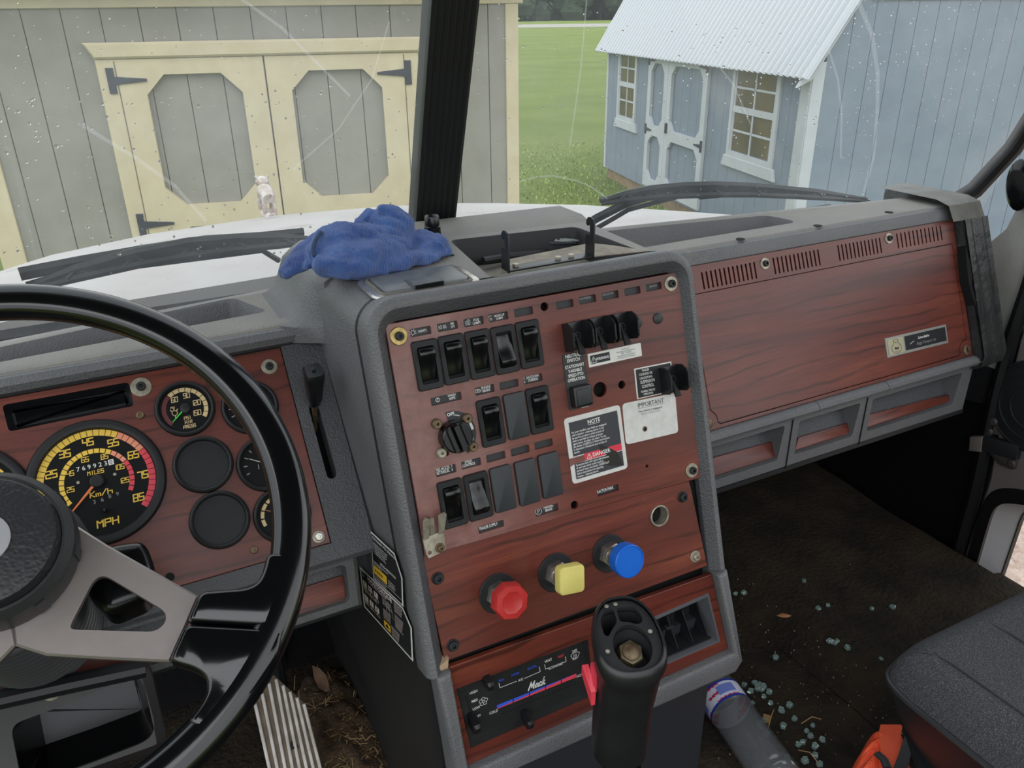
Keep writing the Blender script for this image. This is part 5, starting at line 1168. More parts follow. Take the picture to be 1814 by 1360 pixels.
# crumpled blue towel
TOWEL = NT('blue_terry_cloth'); _v = TOWEL.n('TexVoronoi', Scale=950); TOWEL.l(TOWEL.co(), _v.inputs['Vector'])
_w = TOWEL.n('TexWave', Scale=90, bands_direction='X', Distortion=2.5, Detail=2); TOWEL.l(TOWEL.co(), _w.inputs['Vector'])
_c = TOWEL.mix(TOWEL.ramp(TOWEL.noise(24, 6), [(.35, G0), (.7, G1)]), lin('#284a90'), lin('#426fb8')); _c = TOWEL.mix(TOWEL.ramp(TOWEL.noise(620, 3, None, .8), [(.45, G0), (.7, (.4, .4, .4, 1))]), _c, lin('#5f80c2'))
_c = TOWEL.mix(TOWEL.ramp(TOWEL.noise(11, 5), [(.62, G0), (.72, (.45, .45, .45, 1))]), _c, lin('#33455f'))
TOWEL.l(_c, TOWEL.b.inputs['Base Color']); TOWEL.b.inputs['Roughness'].default_value = .95; TOWEL.b.inputs['Sheen Weight'].default_value = .4; TOWEL.b.inputs['Specular IOR Level'].default_value = .1
TOWEL.l(TOWEL.bump(TOWEL.noise(620, 3, None, .8), 1, .003, TOWEL.bump(_w.outputs['Fac'], .3, .0012)), TOWEL.b.inputs['Normal']); TOWEL = TOWEL.m
def W_(x, y, Y): return hit(x, y, (0, Y, 0), V((0, 1, 0)))
def roll(L, n=16, sub=6):
    """a soft roll of cloth through (x, y, depth, radius) points"""
    P = [(W_(x, y, Y), r) for x, y, Y, r in L]; path, rr = [], []
    for k in range(len(P)-1):
        p0, p1, p2, p3 = P[max(k-1, 0)][0], P[k][0], P[k+1][0], P[min(k+2, len(P)-1)][0]
        for q in range(sub):
            t_ = q/sub; path.append(.5*((2*p1)+(p2-p0)*t_+(2*p0-5*p1+4*p2-p3)*t_*t_+(3*p1-p0-3*p2+p3)*t_**3)); f = t_*t_*(3-2*t_); rr.append(P[k][1]*(1-f)+P[k+1][1]*f)
    path.append(P[-1][0]); rr.append(P[-1][1])
    d0 = (path[0]-path[1]).normalized(); d1 = (path[-1]-path[-2]).normalized()
    pre = [path[0]+d0*rr[0]*k for k in (.95, .75, .4)]; post = [path[-1]+d1*rr[-1]*k for k in (.4, .75, .95)]
    path = pre+path+post; rr = [rr[0]*k for k in (.3, .66, .92)]+rr+[rr[-1]*k for k in (.92, .66, .3)]
    return tube(path, rr, n)
g = Geo()
for L in ([(568, 452, .838, .017), (592, 440, .842, .024), (625, 436, .845, .028), (665, 440, .848, .027), (702, 450, .85, .020)],
          [(575, 470, .815, .012), (620, 474, .806, .013), (670, 470, .808, .012), (720, 462, .818, .011), (765, 454, .826, .009), (784, 449, .832, .007)],
          [(600, 458, .82, .018), (650, 456, .818, .020), (700, 456, .825, .016)],
          [(712, 446, .852, .016), (738, 436, .852, .0185), (765, 434, .85, .016), (784, 444, .845, .011)],
          [(640, 416, .87, .014), (643, 400, .872, .0115), (658, 386, .872, .010), (672, 390, .868, .009), (676, 404, .862, .010)],
          [(668, 388, .868, .010), (681, 374, .866, .0085), (692, 372, .864, .008), (706, 384, .860, .0095), (717, 398, .856, .010), (712, 412, .848, .011), (690, 420, .842, .012), (662, 416, .842, .012)],
          [(676, 398, .858, .012), (690, 402, .852, .013), (706, 408, .848, .012)],
          [(720, 400, .858, .009), (716, 424, .846, .010), (704, 444, .836, .011), (690, 458, .828, .010), (640, 468, .818, .009)],
          [(735, 452, .835, .010), (752, 442, .832, .009), (760, 428, .838, .008)],
          [(684, 412, .866, .026), (672, 436, .862, .026)],
          [(556, 434, .852, .0105), (542, 448, .850, .011), (522, 466, .846, .010), (503, 482, .842, .007)],
          [(552, 456, .842, .009), (532, 474, .838, .008), (508, 487, .836, .005)],
          [(566, 418, .85, .006), (557, 436, .842, .006), (553, 458, .832, .006), (545, 474, .828, .005)],
          [(612, 402, .842, .006), (650, 412, .826, .007), (690, 436, .818, .006), (706, 458, .812, .005)],
          [(640, 440, .817, .006), (680, 456, .812, .007), (720, 458, .812, .005)],
          [(664, 386, .856, .005), (684, 396, .846, .006), (708, 402, .842, .006), (722, 412, .842, .005)],
          [(676, 372, .858, .006), (700, 380, .852, .007), (718, 394, .846, .006)],
          [(650, 398, .852, .006), (668, 412, .838, .007), (690, 426, .828, .006), (716, 430, .828, .005)],
          [(742, 424, .842, .006), (770, 430, .834, .006), (786, 444, .832, .005)],
          [(535, 448, .868, .010), (560, 432, .872, .013), (600, 430, .872, .018)]): g.add(roll(L))
g.v = [(x, y, max(z, ZC+.0012)) for x, y, z in g.v]
cloth = add('cloth', g, TOWEL, smooth=180)
for v_ in cloth.data.vertices:
    p = v_.co; v_.co = p+V((mn.noise(p*60), mn.noise(p*60+V((9, 0, 0))), mn.noise(p*60+V((0, 9, 0)))))*.0022*(1 if p.z > ZC+.003 else 0)
m_ = cloth.modifiers.new('skin', 'REMESH'); m_.mode = 'VOXEL'; m_.voxel_size = .0016; m_.use_smooth_shade = True
m_ = cloth.modifiers.new('soften', 'SMOOTH'); m_.factor = .5; m_.iterations = 4
tx_ = bpy.data.textures.new('cloth_wrinkles', 'CLOUDS'); tx_.noise_scale = .02; tx_.noise_depth = 2
m_ = cloth.modifiers.new('wrinkle', 'DISPLACE'); m_.texture = tx_; m_.texture_coords = 'GLOBAL'; m_.strength = .009; m_.mid_level = .52
tag(cloth, 'crumpled blue terry cloth lying on top of the centre console', 'cloth')
HEM = mat('dark_blue_hem', '#34455f', .95, var='#2b3a55', vscale=60)
add('hem', roll([(568, 412, .836, .0022), (560, 424, .829, .0022), (555, 440, .823, .0022), (556, 452, .8185, .0022)], 8), HEM, cloth)
# ---------------------------------------------------------------- steering wheel
WC = EYE+(V((-.127, .657, 1.919))-EYE)*.925
FS = tilted(WC, 50); RWH = .208
sw = thing('steering_wheel', 'glossy black steering wheel with a brushed metal spoke, in front of the gauges', 'steering wheel', FS.M())
WHEELM = mat('worn_gloss_wheel_rim', '#08090b', .16, rvar=.05, coat=.3)
def ringpt(a, r, h): return (r*math.cos(a), r*math.sin(a), h)
rings = []
for i in range(160):
    a = 2*math.pi*i/160; rings.append([ringpt(a, RWH+.0158*math.cos(t_)*(1 if math.cos(t_) > 0 else 1.0), .0150*math.sin(t_)+(.0012*math.cos(2*t_))) for t_ in [2*math.pi*k/18 for k in range(18)]])
vv, ff = loft(rings, caps=(False, False)); n_ = 18; ff += [(159*n_+j, 159*n_+(j+1) % n_, (j+1) % n_, j) for j in range(n_)]
add('rim', (vv, ff), WHEELM, sw, smooth=60)
s_ = lambda L, h=0: [FS.p(x, y, h) for x, y in L]
so_ = s_([(120, 920), (191, 965), (352, 1055.5), (330, 1108), (301, 1172), (171, 1166), (80, 1160), (0, 1151), (0, 1000), (60, 930)]); so_[7] = (.0, so_[7][1]); so_[8] = (.0, so_[8][1])
ho_ = smoothpoly(s_([(166, 1026), (185, 1018), (294, 1083), (294, 1103), (275, 1119), (126, 1115), (124, 1108)]), .006, 4)
add('spoke', plate(ccw(so_), [ho_], -.006, .0, .0015), SPOKEM, sw)
mo = ccw([(-x, y) for x, y in so_]); mh = [(-x, y) for x, y in ho_]
add('spoke', plate(mo, [mh], -.006, .0, .0015), SPOKEM, sw)
for side in (1, -1):
    up_ = s_([(331, 1107), (355, 1052), (436, 1046), (456, 1036), (466, 1015), (472, 985), (528, 985), (522, 1060), (504, 1117)])
    lo_ = s_([(330, 1109), (302, 1170), (308, 1180), (345, 1190), (364, 1203), (369, 1222), (355, 1252), (330, 1282), (380, 1310), (450, 1230), (495, 1165), (504, 1118.5)])
    for L_ in (up_, lo_):
        o = smoothpoly([(x*side, y) for x, y in L_], .006, 4)
        add('spoke_grip', slabf(o, ((.0035, -.0145), (.001, -.0115), (0, -.004), (0, .006), (.0006, .0095), (.0018, .0118), (.0034, .0128))), WHEELM, sw, smooth=60)
hb = FS.p(-8, 985)
HUBM = mat('grained_hub_plastic', '#1b1c1f', .45, bump=(380, .8, .0012, 'leather'))
add('hub_ring', lathe([(.0555, -.002), (.0565, .008), (.0555, .026), (.0505, .032), (.0485, .032)], 48, (False, False)), SHELL, sw, T3(hb[0], hb[1], 0))
hp_ = add('horn_pad', lathe([(.0485, .024), (.0478, .034), (.045, .0385), (.034, .041), (0, .0415)], 48), HUBM, sw, T3(hb[0], hb[1], 0))
add('horn_emblem', lathe([(.0185, .0405), (.0185, .0422), (.0175, .0426), (0, .0426)], 32), mat('pale_grey_emblem_disc', '#8f8f93', .5), hp_)
for a in (-18, -62, -105, 30): add('ring_notch', box(-.004, .004, .0535, .0572, .004, .022), SHELL, sw, T3(hb[0], hb[1], 0) @ RZ(a-90))
# column, bellows and stalk housing behind the wheel
cl_ = thing('steering_column', 'black steering column with a ribbed bellows below the wheel hub', 'steering column', FS.M())
add('column_tube', lathe([(.034, -.05), (.034, -.30)], 24), SHELL, cl_, T3(hb[0], hb[1], 0))
pr = []
for k in range(13): zz_ = -.045-k*.0125; pr += [(.045, zz_), (.053, zz_-.004), (.0545, zz_-.006), (.053, zz_-.008), (.045, zz_-.0122)]
add('bellows', lathe(pr, 36), mat('ribbed_black_rubber', '#3a3a3d', .35), cl_, T3(hb[0]-.012, hb[1]-.01, 0))
add('column_collar', lathe([(.046, -.012), (.06, -.03), (.06, -.045)], 28), SHELL, cl_, T3(hb[0], hb[1], 0))
q = FS.p(232, 1000, -.07)
sh_ = [FS.p(x, y, -.065) for x, y in ((170, 985), (190, 962), (248, 953), (262, 968), (275, 1010), (262, 1060), (190, 1090), (150, 1050))]
add('stalk_housing', slab(smoothpoly(sh_, .008, 4), -.11, -.065, .010, 4), GLOSS, cl_)
# fine knee panel with a deep recess under the column
FK = tilted(at_depth(140, 1260, .74), 28)
k_ = FK.pts([(-120, 1262), (0, 1236), (252, 1180), (268, 1192), (296, 1318), (285, 1332), (120, 1390), (-100, 1450)])
kh = smoothpoly(FK.pts([(18, 1284), (100, 1254), (190, 1217), (240, 1193), (256, 1212), (276, 1288), (262, 1312), (170, 1348), (40, 1395)]), .010, 4)
kp = thing('knee_panel', 'black plastic panel with a deep open recess below the steering column', 'panel', FK.M())
PANM = mat('brown_black_panel', '#2a2625', .45, rvar=.08, var='#1d1b1c', vscale=10)
add('panel_shell', plate(smoothpoly(k_, .012, 4), [kh], -.03, 0, .008), PANM, kp)
hc = ccw(kh); add('recess', loft([[(x, y, -.004) for x, y in hc], [(x, y, -.07) for x, y in inset(hc, .012)]], caps=(False, True)), GLOSS, kp)
add('panel_lip', tube([(x, y, .004) for x, y in FK.pts([(-60, 1250), (0, 1237), (120, 1210), (258, 1181)])], .009, 10), PLAST, kp)
q = FK.p(91, 1223); add('screw_washer', lathe([(.0085, 0), (.0085, .001), (.004, .003), (.0015, .003)], 20), STEEL, kp, T3(q[0], q[1], .001))
# ---------------------------------------------------------------- gear lever
tp_ = at_depth(1112, 1132, .72); bt = at_depth(1092, 1345, .775)
ax = (tp_-bt).normalized()
zz0 = V((0, 0, 1)); fw = V((.25, 1, 0)).normalized(); sxx = fw.cross(ax).normalized(); syy = ax.cross(sxx)
Hh = .118
gl_ = thing('gear_lever', 'black range shift knob without its cap, a hex nut showing inside, beside the vent', 'gear lever', Matrix(((sxx.x, syy.x, ax.x, tp_.x), (sxx.y, syy.y, ax.y, tp_.y), (sxx.z, syy.z, ax.z, tp_.z), (0, 0, 0, 1))))
KNOB = mat('worn_black_knob_rubber', '#151617', .36, var='#1f1f20', vscale=16, rvar=.1)
def egg(w, d, n=36, sq=2.5):
    out = []
    for k in range(n):
        a = 2*math.pi*k/n; c_, s_2 = math.cos(a), math.sin(a); x = w*math.copysign(abs(c_)**(2/sq), c_); y = d*math.copysign(abs(s_2)**(2/sq), s_2)
        x *= 1-.10*(y/d); out.append((x, y))
    return out
W0, D0 = .0330, .0345
prof = [(.76, -.130, 2.2), (.79, -.112, 2.2), (.80, -.095, 2.2), (.80, -.070, 2.3), (.845, -.0465, 2.4), (.875, -.030, 2.5), (.90, -.018, 2.5), (.96, -.012, 2.5), (1.0, -.004, 2.5), (.985, .003, 2.5), (.93, .0065, 2.5), (.87, .0065, 2.5)]
slant = lambda y, z: z+.52*y*max(0, min(1, (z+.075)/.065))
body = loft([[(x*s, y*s, slant(y*s, z)) for x, y in egg(W0, D0, sq=e)] for s, z, e in prof], caps=(True, False))
add('knob_body', body, KNOB, gl_, smooth=50)
add('grip_seam', loft([[(x*s, y*s, z) for x, y in egg(W0, D0, sq=2.35)] for s, z in ((.83, -.0555), (.842, -.0545), (.842, -.053), (.83, -.052))], caps=(False, False)), KNOB, gl_)
# open top: rim plate with a round bolt well and two pockets
topo = [(x*.872, y*.872) for x, y in egg(W0, D0, sq=2.5)]
wl = circ(.0178, 26, .0015, -.0085); p1 = smoothpoly([(-.0215, .004), (-.018, .0015), (-.0135, .0065), (-.006, .0125), (-.006, .0245), (-.016, .0225), (-.0215, .016)], .003, 3); p2 = smoothpoly([(-.0035, .0125), (.004, .0115), (.011, .0085), (.0175, .0095), (.0185, .015), (.014, .0235), (-.0035, .0245)], .003, 3)
SLM = Matrix(((1, 0, 0, 0), (0, 1, 0, 0), (0, .52, 1, 0), (0, 0, 0, 1)))
SG = lambda vf: Geo().add(vf, SLM)
add('top_plate', SG(plate(topo, [wl, p1, p2], -.002, .0035)), MATTE, gl_)
add('bolt_well', SG(loft([[(x, y, 0) for x, y in wl], [(x, y, -.022) for x, y in wl]], caps=(False, True))), SHELL, gl_)
for p_ in (p1, p2):
    pc = ccw(p_); add('pocket', SG(loft([[(x, y, 0) for x, y in pc], [(x, y, -.028) for x, y in pc]], caps=(False, True))), CAVITY, gl_)
add('hex_nut', Geo().add(slab(circ(.0118, 6), -.026, -.012, .0015)), mat('tan_dirty_nut', '#8f8468', .5, .5, var='#6b6049', vscale=80), gl_, T3(.003, -.009, -.001) @ RX(27) @ RZ(20)); add('nut_washer', lathe([(.0085, -.012), (.0085, -.0105), (.0065, -.009), (0, -.0085)], 20), RUSTY, gl_, T3(.003, -.009, -.001) @ RX(27))
for q in ((-.0225, -.010), (.0215, .001), (-.012, .0268), (-.003, .0275)): add('cap_screw', lathe([(.0022, .0035), (.002, .0045), (.0008, .0045)], 10), STEEL, gl_, T3(q[0], q[1], .52*q[1]))
RT_ = mat('faded_red_trigger', '#d9414f', .4, var='#c83244', vscale=40)
add('range_trigger', loft([[(x, y, z) for y, z in ((-.006, -.030), (.006, -.026), (.006, -.046), (-.006, -.050))] for x in (-.023, -.0315)]), RT_, gl_)
add('trigger_lip', loft([[(-.0300, -.0085, -.046), (-.0300, -.0085, -.062), (-.0325, .009, -.044), (-.0325, .009, -.030)], [(-.0345, -.0085, -.047), (-.0335, -.0085, -.0625), (-.0385, .009, -.040), (-.0385, .009, -.030)]]), RT_, gl_, smooth=0)
add('lever_shaft', lathe([(.0125, -.43), (.0125, -.128)], 14), SHELL, gl_, T3(.004, -.004)); 
for k in (-.012, .016): add('air_hose', tube([(k, -.008, -.125), (k*1.3, -.012, -.2), (k*1.1, -.004, -.4)], .0045, 8), GLOSS, gl_)
# ---------------------------------------------------------------- cab floor, firewall, door
struct('floor', box(-.85, 1.43, -1.3, 1.34, Z0-.04, Z0), FLOORM, 'dirty black cab floor')
struct('wall_front', box(-.85, 1.43, 1.22, 1.26, Z0, 1.90), FIREW, 'dark insulated firewall behind the dash')
mt = tag(add('floor_mat', grid(lambda u, w: (.885+.47*u+.02*math.sin(w*5)*(1-u), .30+.88*w, Z0+.002+.042*min(1, u*7)*(1-.0*w)+.006*mn.noise(V((u*5, w*8, 0)))+.05*max(0, w-.72)**1.0), 40, 60), FLOORM, None, smooth=60), 'thick raised floor mat in the passenger footwell', 'mat')
TOEB = struct('trim_4', loft([[(x, 1.10, Z0), (x, 1.22, Z0+.14)] for x in (-.8, 1.4)], closed=False), FIREW, 'sloping toe board under the dash')
for x, z in ((.80, 1.42), (.92, 1.44), (.90, 1.385), (1.06, 1.51), (1.20, 1.47)): 
    o = add('bolt', lathe([(.008, 0), (.008, .004), (.004, .006)], 8), SHELL, TOEB, T3(x, 1.218, z) @ RX(90))
struct('wall_right', box(1.385, 1.41, .745, 1.25, Z0, 1.78), FIREW, 'dark kick panel beside the passenger footwell')
# A pillar lining and door
LINER = mat('grey_beige_pillar_lining', '#aaa7a2', .75, var='#9a9792', vscale=10, bump=(160, .5, .002))
FXD = Frame((1.375, 0, 0), (0, -1, 0), (0, 0, 1))
def dpx(L, h=0): return [FXD.p(x, y, h) for x, y in L]
pl_ = dpx([(1725, 432), (1752, 428), (1780, 405), (1800, 365), (1812, 300), (1830, 200), (1850, 100), (1990, 100), (1900, 330), (1830, 480), (1790, 600), (1762, 700), (1735, 700), (1725, 600)])
struct('trim_5', slab(pl_, -.03, 0, .006), LINER, 'grey lining of the passenger windshield pillar', M=FXD.M())
struct('trim_6', tube([(x, y, .0) for x, y in dpx([(1880, 380), (1832, 480), (1795, 590), (1768, 690), (1748, 780), (1725, 880), (1702, 960), (1683, 1060), (1672, 1160), (1690, 1260)])], .013, 8), RUBBER, 'black rubber door seal', M=FXD.M())
DOORM = mat('warm_grey_door_panel', '#716a67', .6, bump=(220, .3, .001), var='#67605d', vscale=8)
dr_o = dpx([(1885, 400), (1842, 490), (1806, 600), (1782, 700), (1768, 760), (1752, 850), (1722, 940), (1700, 1010), (1688, 1075), (1680, 1200), (1700, 1330), (2500, 1600), (2500, 500)])
gk_o = smoothpoly(dpx([(1689, 1075), (1737, 900), (1752, 872), (1778, 862), (1900, 880), (2300, 960), (2300, 1500), (1700, 1230)]), .03, 5)
gk_i = smoothpoly(dpx([(1707, 1082), (1757, 912), (1766, 896), (1784, 889), (1900, 905), (2270, 980), (2270, 1440), (1712, 1200)]), .025, 5)
door = struct('door_1', plate(ccw(dr_o), [gk_o], -.03, 0, .004), DOORM, 'warm grey passenger door with a low window', M=FXD.M())
add('window_gasket', plate(gk_o, [gk_i], -.012, .004, .003), RUBBER, door)
g1_, g2_ = ccw(gk_i), ccw(gk_i)
cg = (sum(p[0] for p in g1_)/len(g1_), sum(p[1] for p in g1_)/len(g1_))
inn = smoothpoly(dpx([(1760, 1062), (1769, 1035), (1811, 912), (1822, 900), (1900, 905), (2290, 990), (2260, 1400), (1762, 1120)], -.062), .02, 5)
def rs(o, n=60):
    P = ccw(o); L_ = [0]
    for i in range(len(P)): L_.append(L_[-1]+(V(P[(i+1) % len(P)])-V(P[i])).length)
    cx__, cy__ = cg; out = []
    for k in range(n):
        a = 2*math.pi*k/n; best = None
        d = V((math.cos(a), math.sin(a)))
        for i in range(len(P)):
            p, q = V(P[i])-V(cg), V(P[(i+1) % len(P)])-V(cg); e = q-p; den = d.x*e.y-d.y*e.x
            if abs(den) < 1e-9: continue
            t__ = (p.x*e.y-p.y*e.x)/den; s__ = (p.x*d.y-p.y*d.x)/den
            if t__ > 0 and -1e-6 <= s__ <= 1+1e-6: best = t__ if best is None else max(best, t__)
        best = best or .1; out.append((cg[0]+d.x*best, cg[1]+d.y*best))
    return out
A_, B_ = rs(gk_i, 90), rs(inn, 90)
add('window_reveal', loft([[(x, y, -.004) for x, y in A_], [(x, y, -.06) for x, y in B_]], caps=(False, False)), mat('grey_window_reveal', '#87868a', .5), door)
add('reveal_seal', loft([[(x, y, -.058) for x, y in B_], [(cg[0]+(x-cg[0])*.985, cg[1]+(y-cg[1])*.985, -.058) for x, y in B_], [(cg[0]+(x-cg[0])*.985, cg[1]+(y-cg[1])*.985, -.07) for x, y in B_]], caps=(False, False)), RUBBER, door)
spq = FXD.p(1835, 722); add('speaker_grille', Geo().add(lathe([(.085, 0), (.085, .004), (.075, .008), (.0, .008)], 40)), mat('black_speaker_mesh', '#161719', .6, bump=(700, .8, .002)), door, T3(spq[0], spq[1], 0)); 
for r_ in (.078, .060, .04): add('speaker_ring', lathe([(r_+.002, .007), (r_+.001, .010), (r_-.001, .010), (r_-.002, .007)], 40, (False, False)), SHELL, door, T3(spq[0], spq[1], 0))
hg = thing('door_check_strap', 'black bracket and strap joining the passenger door to the pillar below the dash', 'strap', FXD.M(*FXD.p(1770, 790)))
o0 = FXD.p(1770, 790); rl2 = lambda L: [(x-o0[0], y-o0[1]) for x, y in dpx(L)]
add('strap', slab(ccw(rl2([(1725, 772), (1755, 770), (1812, 786), (1808, 812), (1752, 797), (1727, 795)])), .002, .014, .002), SHELL, hg)
add('strap_sleeve', slab(ccw(rl2([(1728, 770), (1750, 769), (1747, 797), (1726, 795)])), .004, .017, .002), mat('tan_grey_sleeve', '#6b635d', .6), hg)
add('hinge_plate', slab(smoothpoly(rl2([(1748, 735), (1770, 738), (1814, 755), (1814, 778), (1762, 768), (1748, 764)]), .006), 0, .006, .002), mat('scuffed_hinge_paint', '#524d49', .5, wear=('#8a7d6d', 40, .6)), hg)
add('hinge_plate', slab(smoothpoly(rl2([(1752, 797), (1806, 812), (1800, 832), (1772, 822)]), .005), 0, .006, .002), mat('scuffed_hinge_paint2', '#3f3b39', .5), hg)
for q in ((1765, 745), (1757, 762), (1797, 819)):
    a, b = rl2([q])[0]; add('hinge_bolt', lathe([(.008, .004), (.008, .009), (.005, .011)], 10), mat('scuffed_hinge_paint2', '#3f3b39'), hg, T3(a, b))
gh = tag(add('mirror_mount', loft([[(x*s, y*s*1.9, z) for x, y in circ(.022, 20)] for s, z in ((.7, 0), (1, .006), (1, .02), (.7, .028))]), GLOSS, None, FXD.M(*FXD.p(1818, 326), .0, .2)), 'black rounded mount on the windshield pillar at the picture edge', 'mount')
# stickers on the console's left flank
FX = Frame((.1972, .60, 1.70), (.0315, -1, 0), (0, 0, 1))
def flank(name, label, quad):
    P = [V(FX.p(*q)) for q in quad]; c_ = sum(P, V((0, 0)))/4
    t = thing(name, label, 'sticker', FX.M(c_.x, c_.y)); L = [p-c_ for p in P]
    def bil(u, w): q = L[0]*(1-u)*(1-w)+L[1]*u*(1-w)+L[2]*u*w+L[3]*(1-u)*w; return (q.x, q.y)
    return t, bil
def quad_(bil, u0, u1, w0, w1, z): return flat([bil(u0, w1), bil(u1, w1), bil(u1, w0), bil(u0, w0)], z)
def warp(bil, vf, z): return ([(*bil(x, -y), z) for x, y, _ in vf[0]], vf[1])
def lines(bil, body, u, w, cap, z, sx=1, bold=.012, lead=1.0, align='LEFT'):
    return warp(bil, text(body, cap, u, -w, 0, sx, align, bold, 0, lead), z)
t, bl_ = flank('operation_sticker', 'narrow black sticker headed STATIONARY PTO OPERATION with a torn corner, on the console flank', ((657.7, 940), (713, 992), (715.5, 1074), (662.5, 1024)))
add('backing', Geo().add(flat([bl_(0, 1), bl_(1, 1), bl_(1, .38), bl_(.78, .0), bl_(0, 0)], .0006)), WHITE, t, smooth=0)
nb = add('black_field', flat([bl_(.03, .97), bl_(.965, .97), bl_(.965, .40), bl_(.76, .035), bl_(.03, .035)], .0009), BLACKPR, t, smooth=0)
g = Geo().add(lines(bl_, 'STATIONARY PTO OPERATION', .06, .09, .05, .0012, .78))
para = 'Set parking brake and place shift in neutral\nStart engine and run to idle then release\nDepress clutch pedal and engage the unit\nIncrease engine speed to the setting\nDo not leave cab while unit is running'
g.add(lines(bl_, para, .06, .28, .032, .0012, .62, lead=1.05)); g.add(lines(bl_, 'ROAD OPERATION', .30, .51, .05, .0012, .8)); g.add(lines(bl_, 'Disengage the unit before moving the vehicle\nCheck that the lamp is out', .06, .60, .03, .0012, .62)); g.add(lines(bl_, 'Use only while the truck is at rest\nWheels must be chocked before use\nSee manual for further information', .55, .76, .03, .0012, .36, lead=1.1)); g.add(quad_(bl_, .03, .965, .865, .872, .0012)); g.add(lines(bl_, 'Failure to follow may cause injury', .06, .92, .03, .0012, .7))
add('lettering', g, WHITE, nb, smooth=0)
YEL = mat('yellow_caution_field', '#e2b32f', .5)
yb_ = add('caution_field', quad_(bl_, .05, .50, .665, .84, .0011), YEL, t, smooth=0); add('lettering', lines(bl_, '\u25b2 CAUTION', .09, .755, .055, .0014, .62), BLACKPR, yb_, smooth=0)
t, bl_ = flank('shift_pattern_sticker', 'black gear shift pattern sticker headed MAXITORQUE, lower one on the console flank', ((637.5, 1003), (729, 1088), (732.5, 1172), (645.5, 1074)))
FX_ = FX
add('backing', flat([bl_(0, 1), bl_(1, 1), bl_(1, .28), bl_(.86, .02), bl_(0, 0)], .0003), WHITE, t, smooth=0)
nb = add('black_field', flat([bl_(.025, .96), bl_(.975, .96), bl_(.975, .31), bl_(.85, .05), bl_(.025, .04)], .0005), BLACKPR, t, smooth=0)
g = Geo().add(lines(bl_, 'MAXITORQUE', .17, .105, .085, .0007, .62, .03)); g.add(lines(bl_, 'EXTENDED RANGE TRANSMISSION', .17, .185, .03, .0007, .55))
g.add(stroke([[bl_(.07+.035*math.cos(k*.7), .1+.055*math.sin(k*.7)) for k in range(10)]], .0006, .0007))
cells = (('LO', .09, .34), ('1', .21, .34), ('3', .33, .34), ('LO', .09, .69), ('2', .21, .69), ('4', .33, .69))
for i, (s_1, u, w_) in enumerate(cells):
    if s_1 != 'LO' or 1: g.add(quad_(bl_, u-.04, u+.045, w_-.075, w_+.045, .0007))
    g.add(stroke([[bl_(u-.045, w_+.06), bl_(u-.045, w_+.13), bl_(u+.05, w_+.13), bl_(u+.05, w_+.06), bl_(u-.045, w_+.06)]], .0005, .0007)); g.add(lines(bl_, s_1, u, w_+.095, .055, .0008, .62, .02, align='CENTER'))
g.add(stroke([[bl_(.09, .50), bl_(.33, .50)], [bl_(.09, .47), bl_(.09, .58)], [bl_(.21, .47), bl_(.21, .58)], [bl_(.33, .47), bl_(.33, .58)]], .0006, .0007))
for u, w_, n in ((.47, .30, 4), (.47, .58, 6), (.70, .16, 6), (.70, .48, 8), (.62, .80, 6)):
    g.add(lines(bl_, '\n'.join(('Preselect range only', 'before clutching and', 'shift lever to next', 'gear position while', 'in low range with', 'engine at full rpm', 'use reverse gear', 'when vehicle stops')[k] for k in range(n)), u, w_, .026, .0007, .5, lead=1.02))
g.add(stroke([[bl_(.60, .2), bl_(.60, .5)], [bl_(.56, .35), bl_(.66, .35)], [bl_(.57, .2), bl_(.54, .5)], [bl_(.63, .2), bl_(.67, .5)]], .0006, .0007))
add('lettering', g, mat('pinkish_white_print', '#d9c9c5', .6), nb, smooth=0)
g = Geo()
for s_1, u, w_ in cells: g.add(lines(bl_, {'1': '5', '3': '7', '2': '6', '4': '8', 'LO': 'R'}[s_1], u, w_-.015, .065, .0009, .62, .02, align='CENTER'))
add('cell_digits', g, BLACKPR, nb, smooth=0)
yb_ = add('caution_field', quad_(bl_, .47, .60, .74, .90, .0008), YEL, t, smooth=0); add('lettering', lines(bl_, '\u25b2', .535, .82, .08, .001, .8, align='CENTER'), BLACKPR, yb_, smooth=0)
# ---------------------------------------------------------------- passenger seat
SEATF = NT('black_woven_seat_fabric'); _b = SEATF.n('TexBrick', Scale=330, Color1=lin('#232426'), Color2=lin('#36373a'), Mortar=lin('#5a5b5f')); _b.inputs['Mortar Size'].default_value = .02
SEATF.l(SEATF.co((1, 1, 0), (0, 0, .5)), _b.inputs['Vector'])
_k = SEATF.mix(SEATF.ramp(SEATF.noise(900, 2), [(.5, G0), (.75, (.75, .75, .75, 1))]), _b.outputs['Color'], lin('#7a7b7e')); SEATF.l(_k, SEATF.b.inputs['Base Color'])
SEATF.b.inputs['Roughness'].default_value = .9; SEATF.b.inputs['Specular IOR Level'].default_value = .2; SEATF.l(SEATF.bump(_b.outputs['Fac'], .6, .0015), SEATF.b.inputs['Normal']); SEATF = SEATF.m
SEATV = mat('black_seat_vinyl', '#1a1b1d', .45, bump=(260, .4, .001), var='#202123', vscale=12)
ZS = 1.648
seat = thing('passenger_seat', 'black woven cloth passenger seat with vinyl sides', 'seat', T3(.9, .1, Z0))
si = seat.matrix_world.inverted()
so2 = smoothpoly([(.684, .418), (.72, .432), (.98, .430), (1.14, .39), (1.15, -.3), (.690, -.3)], .045, 8)
def sring(d, z): return [(x, y, z) for x, y in inset(ccw(so2), d)]
def dome(d, z): return sring(d, z)
cu = Geo().add(loft([sring(-.0005, ZS-.052), sring(.001, ZS-.034), sring(.008, ZS-.018), sring(.018, ZS-.007), sring(.030, ZS-.001), sring(.036, ZS)], caps=(True, False)))
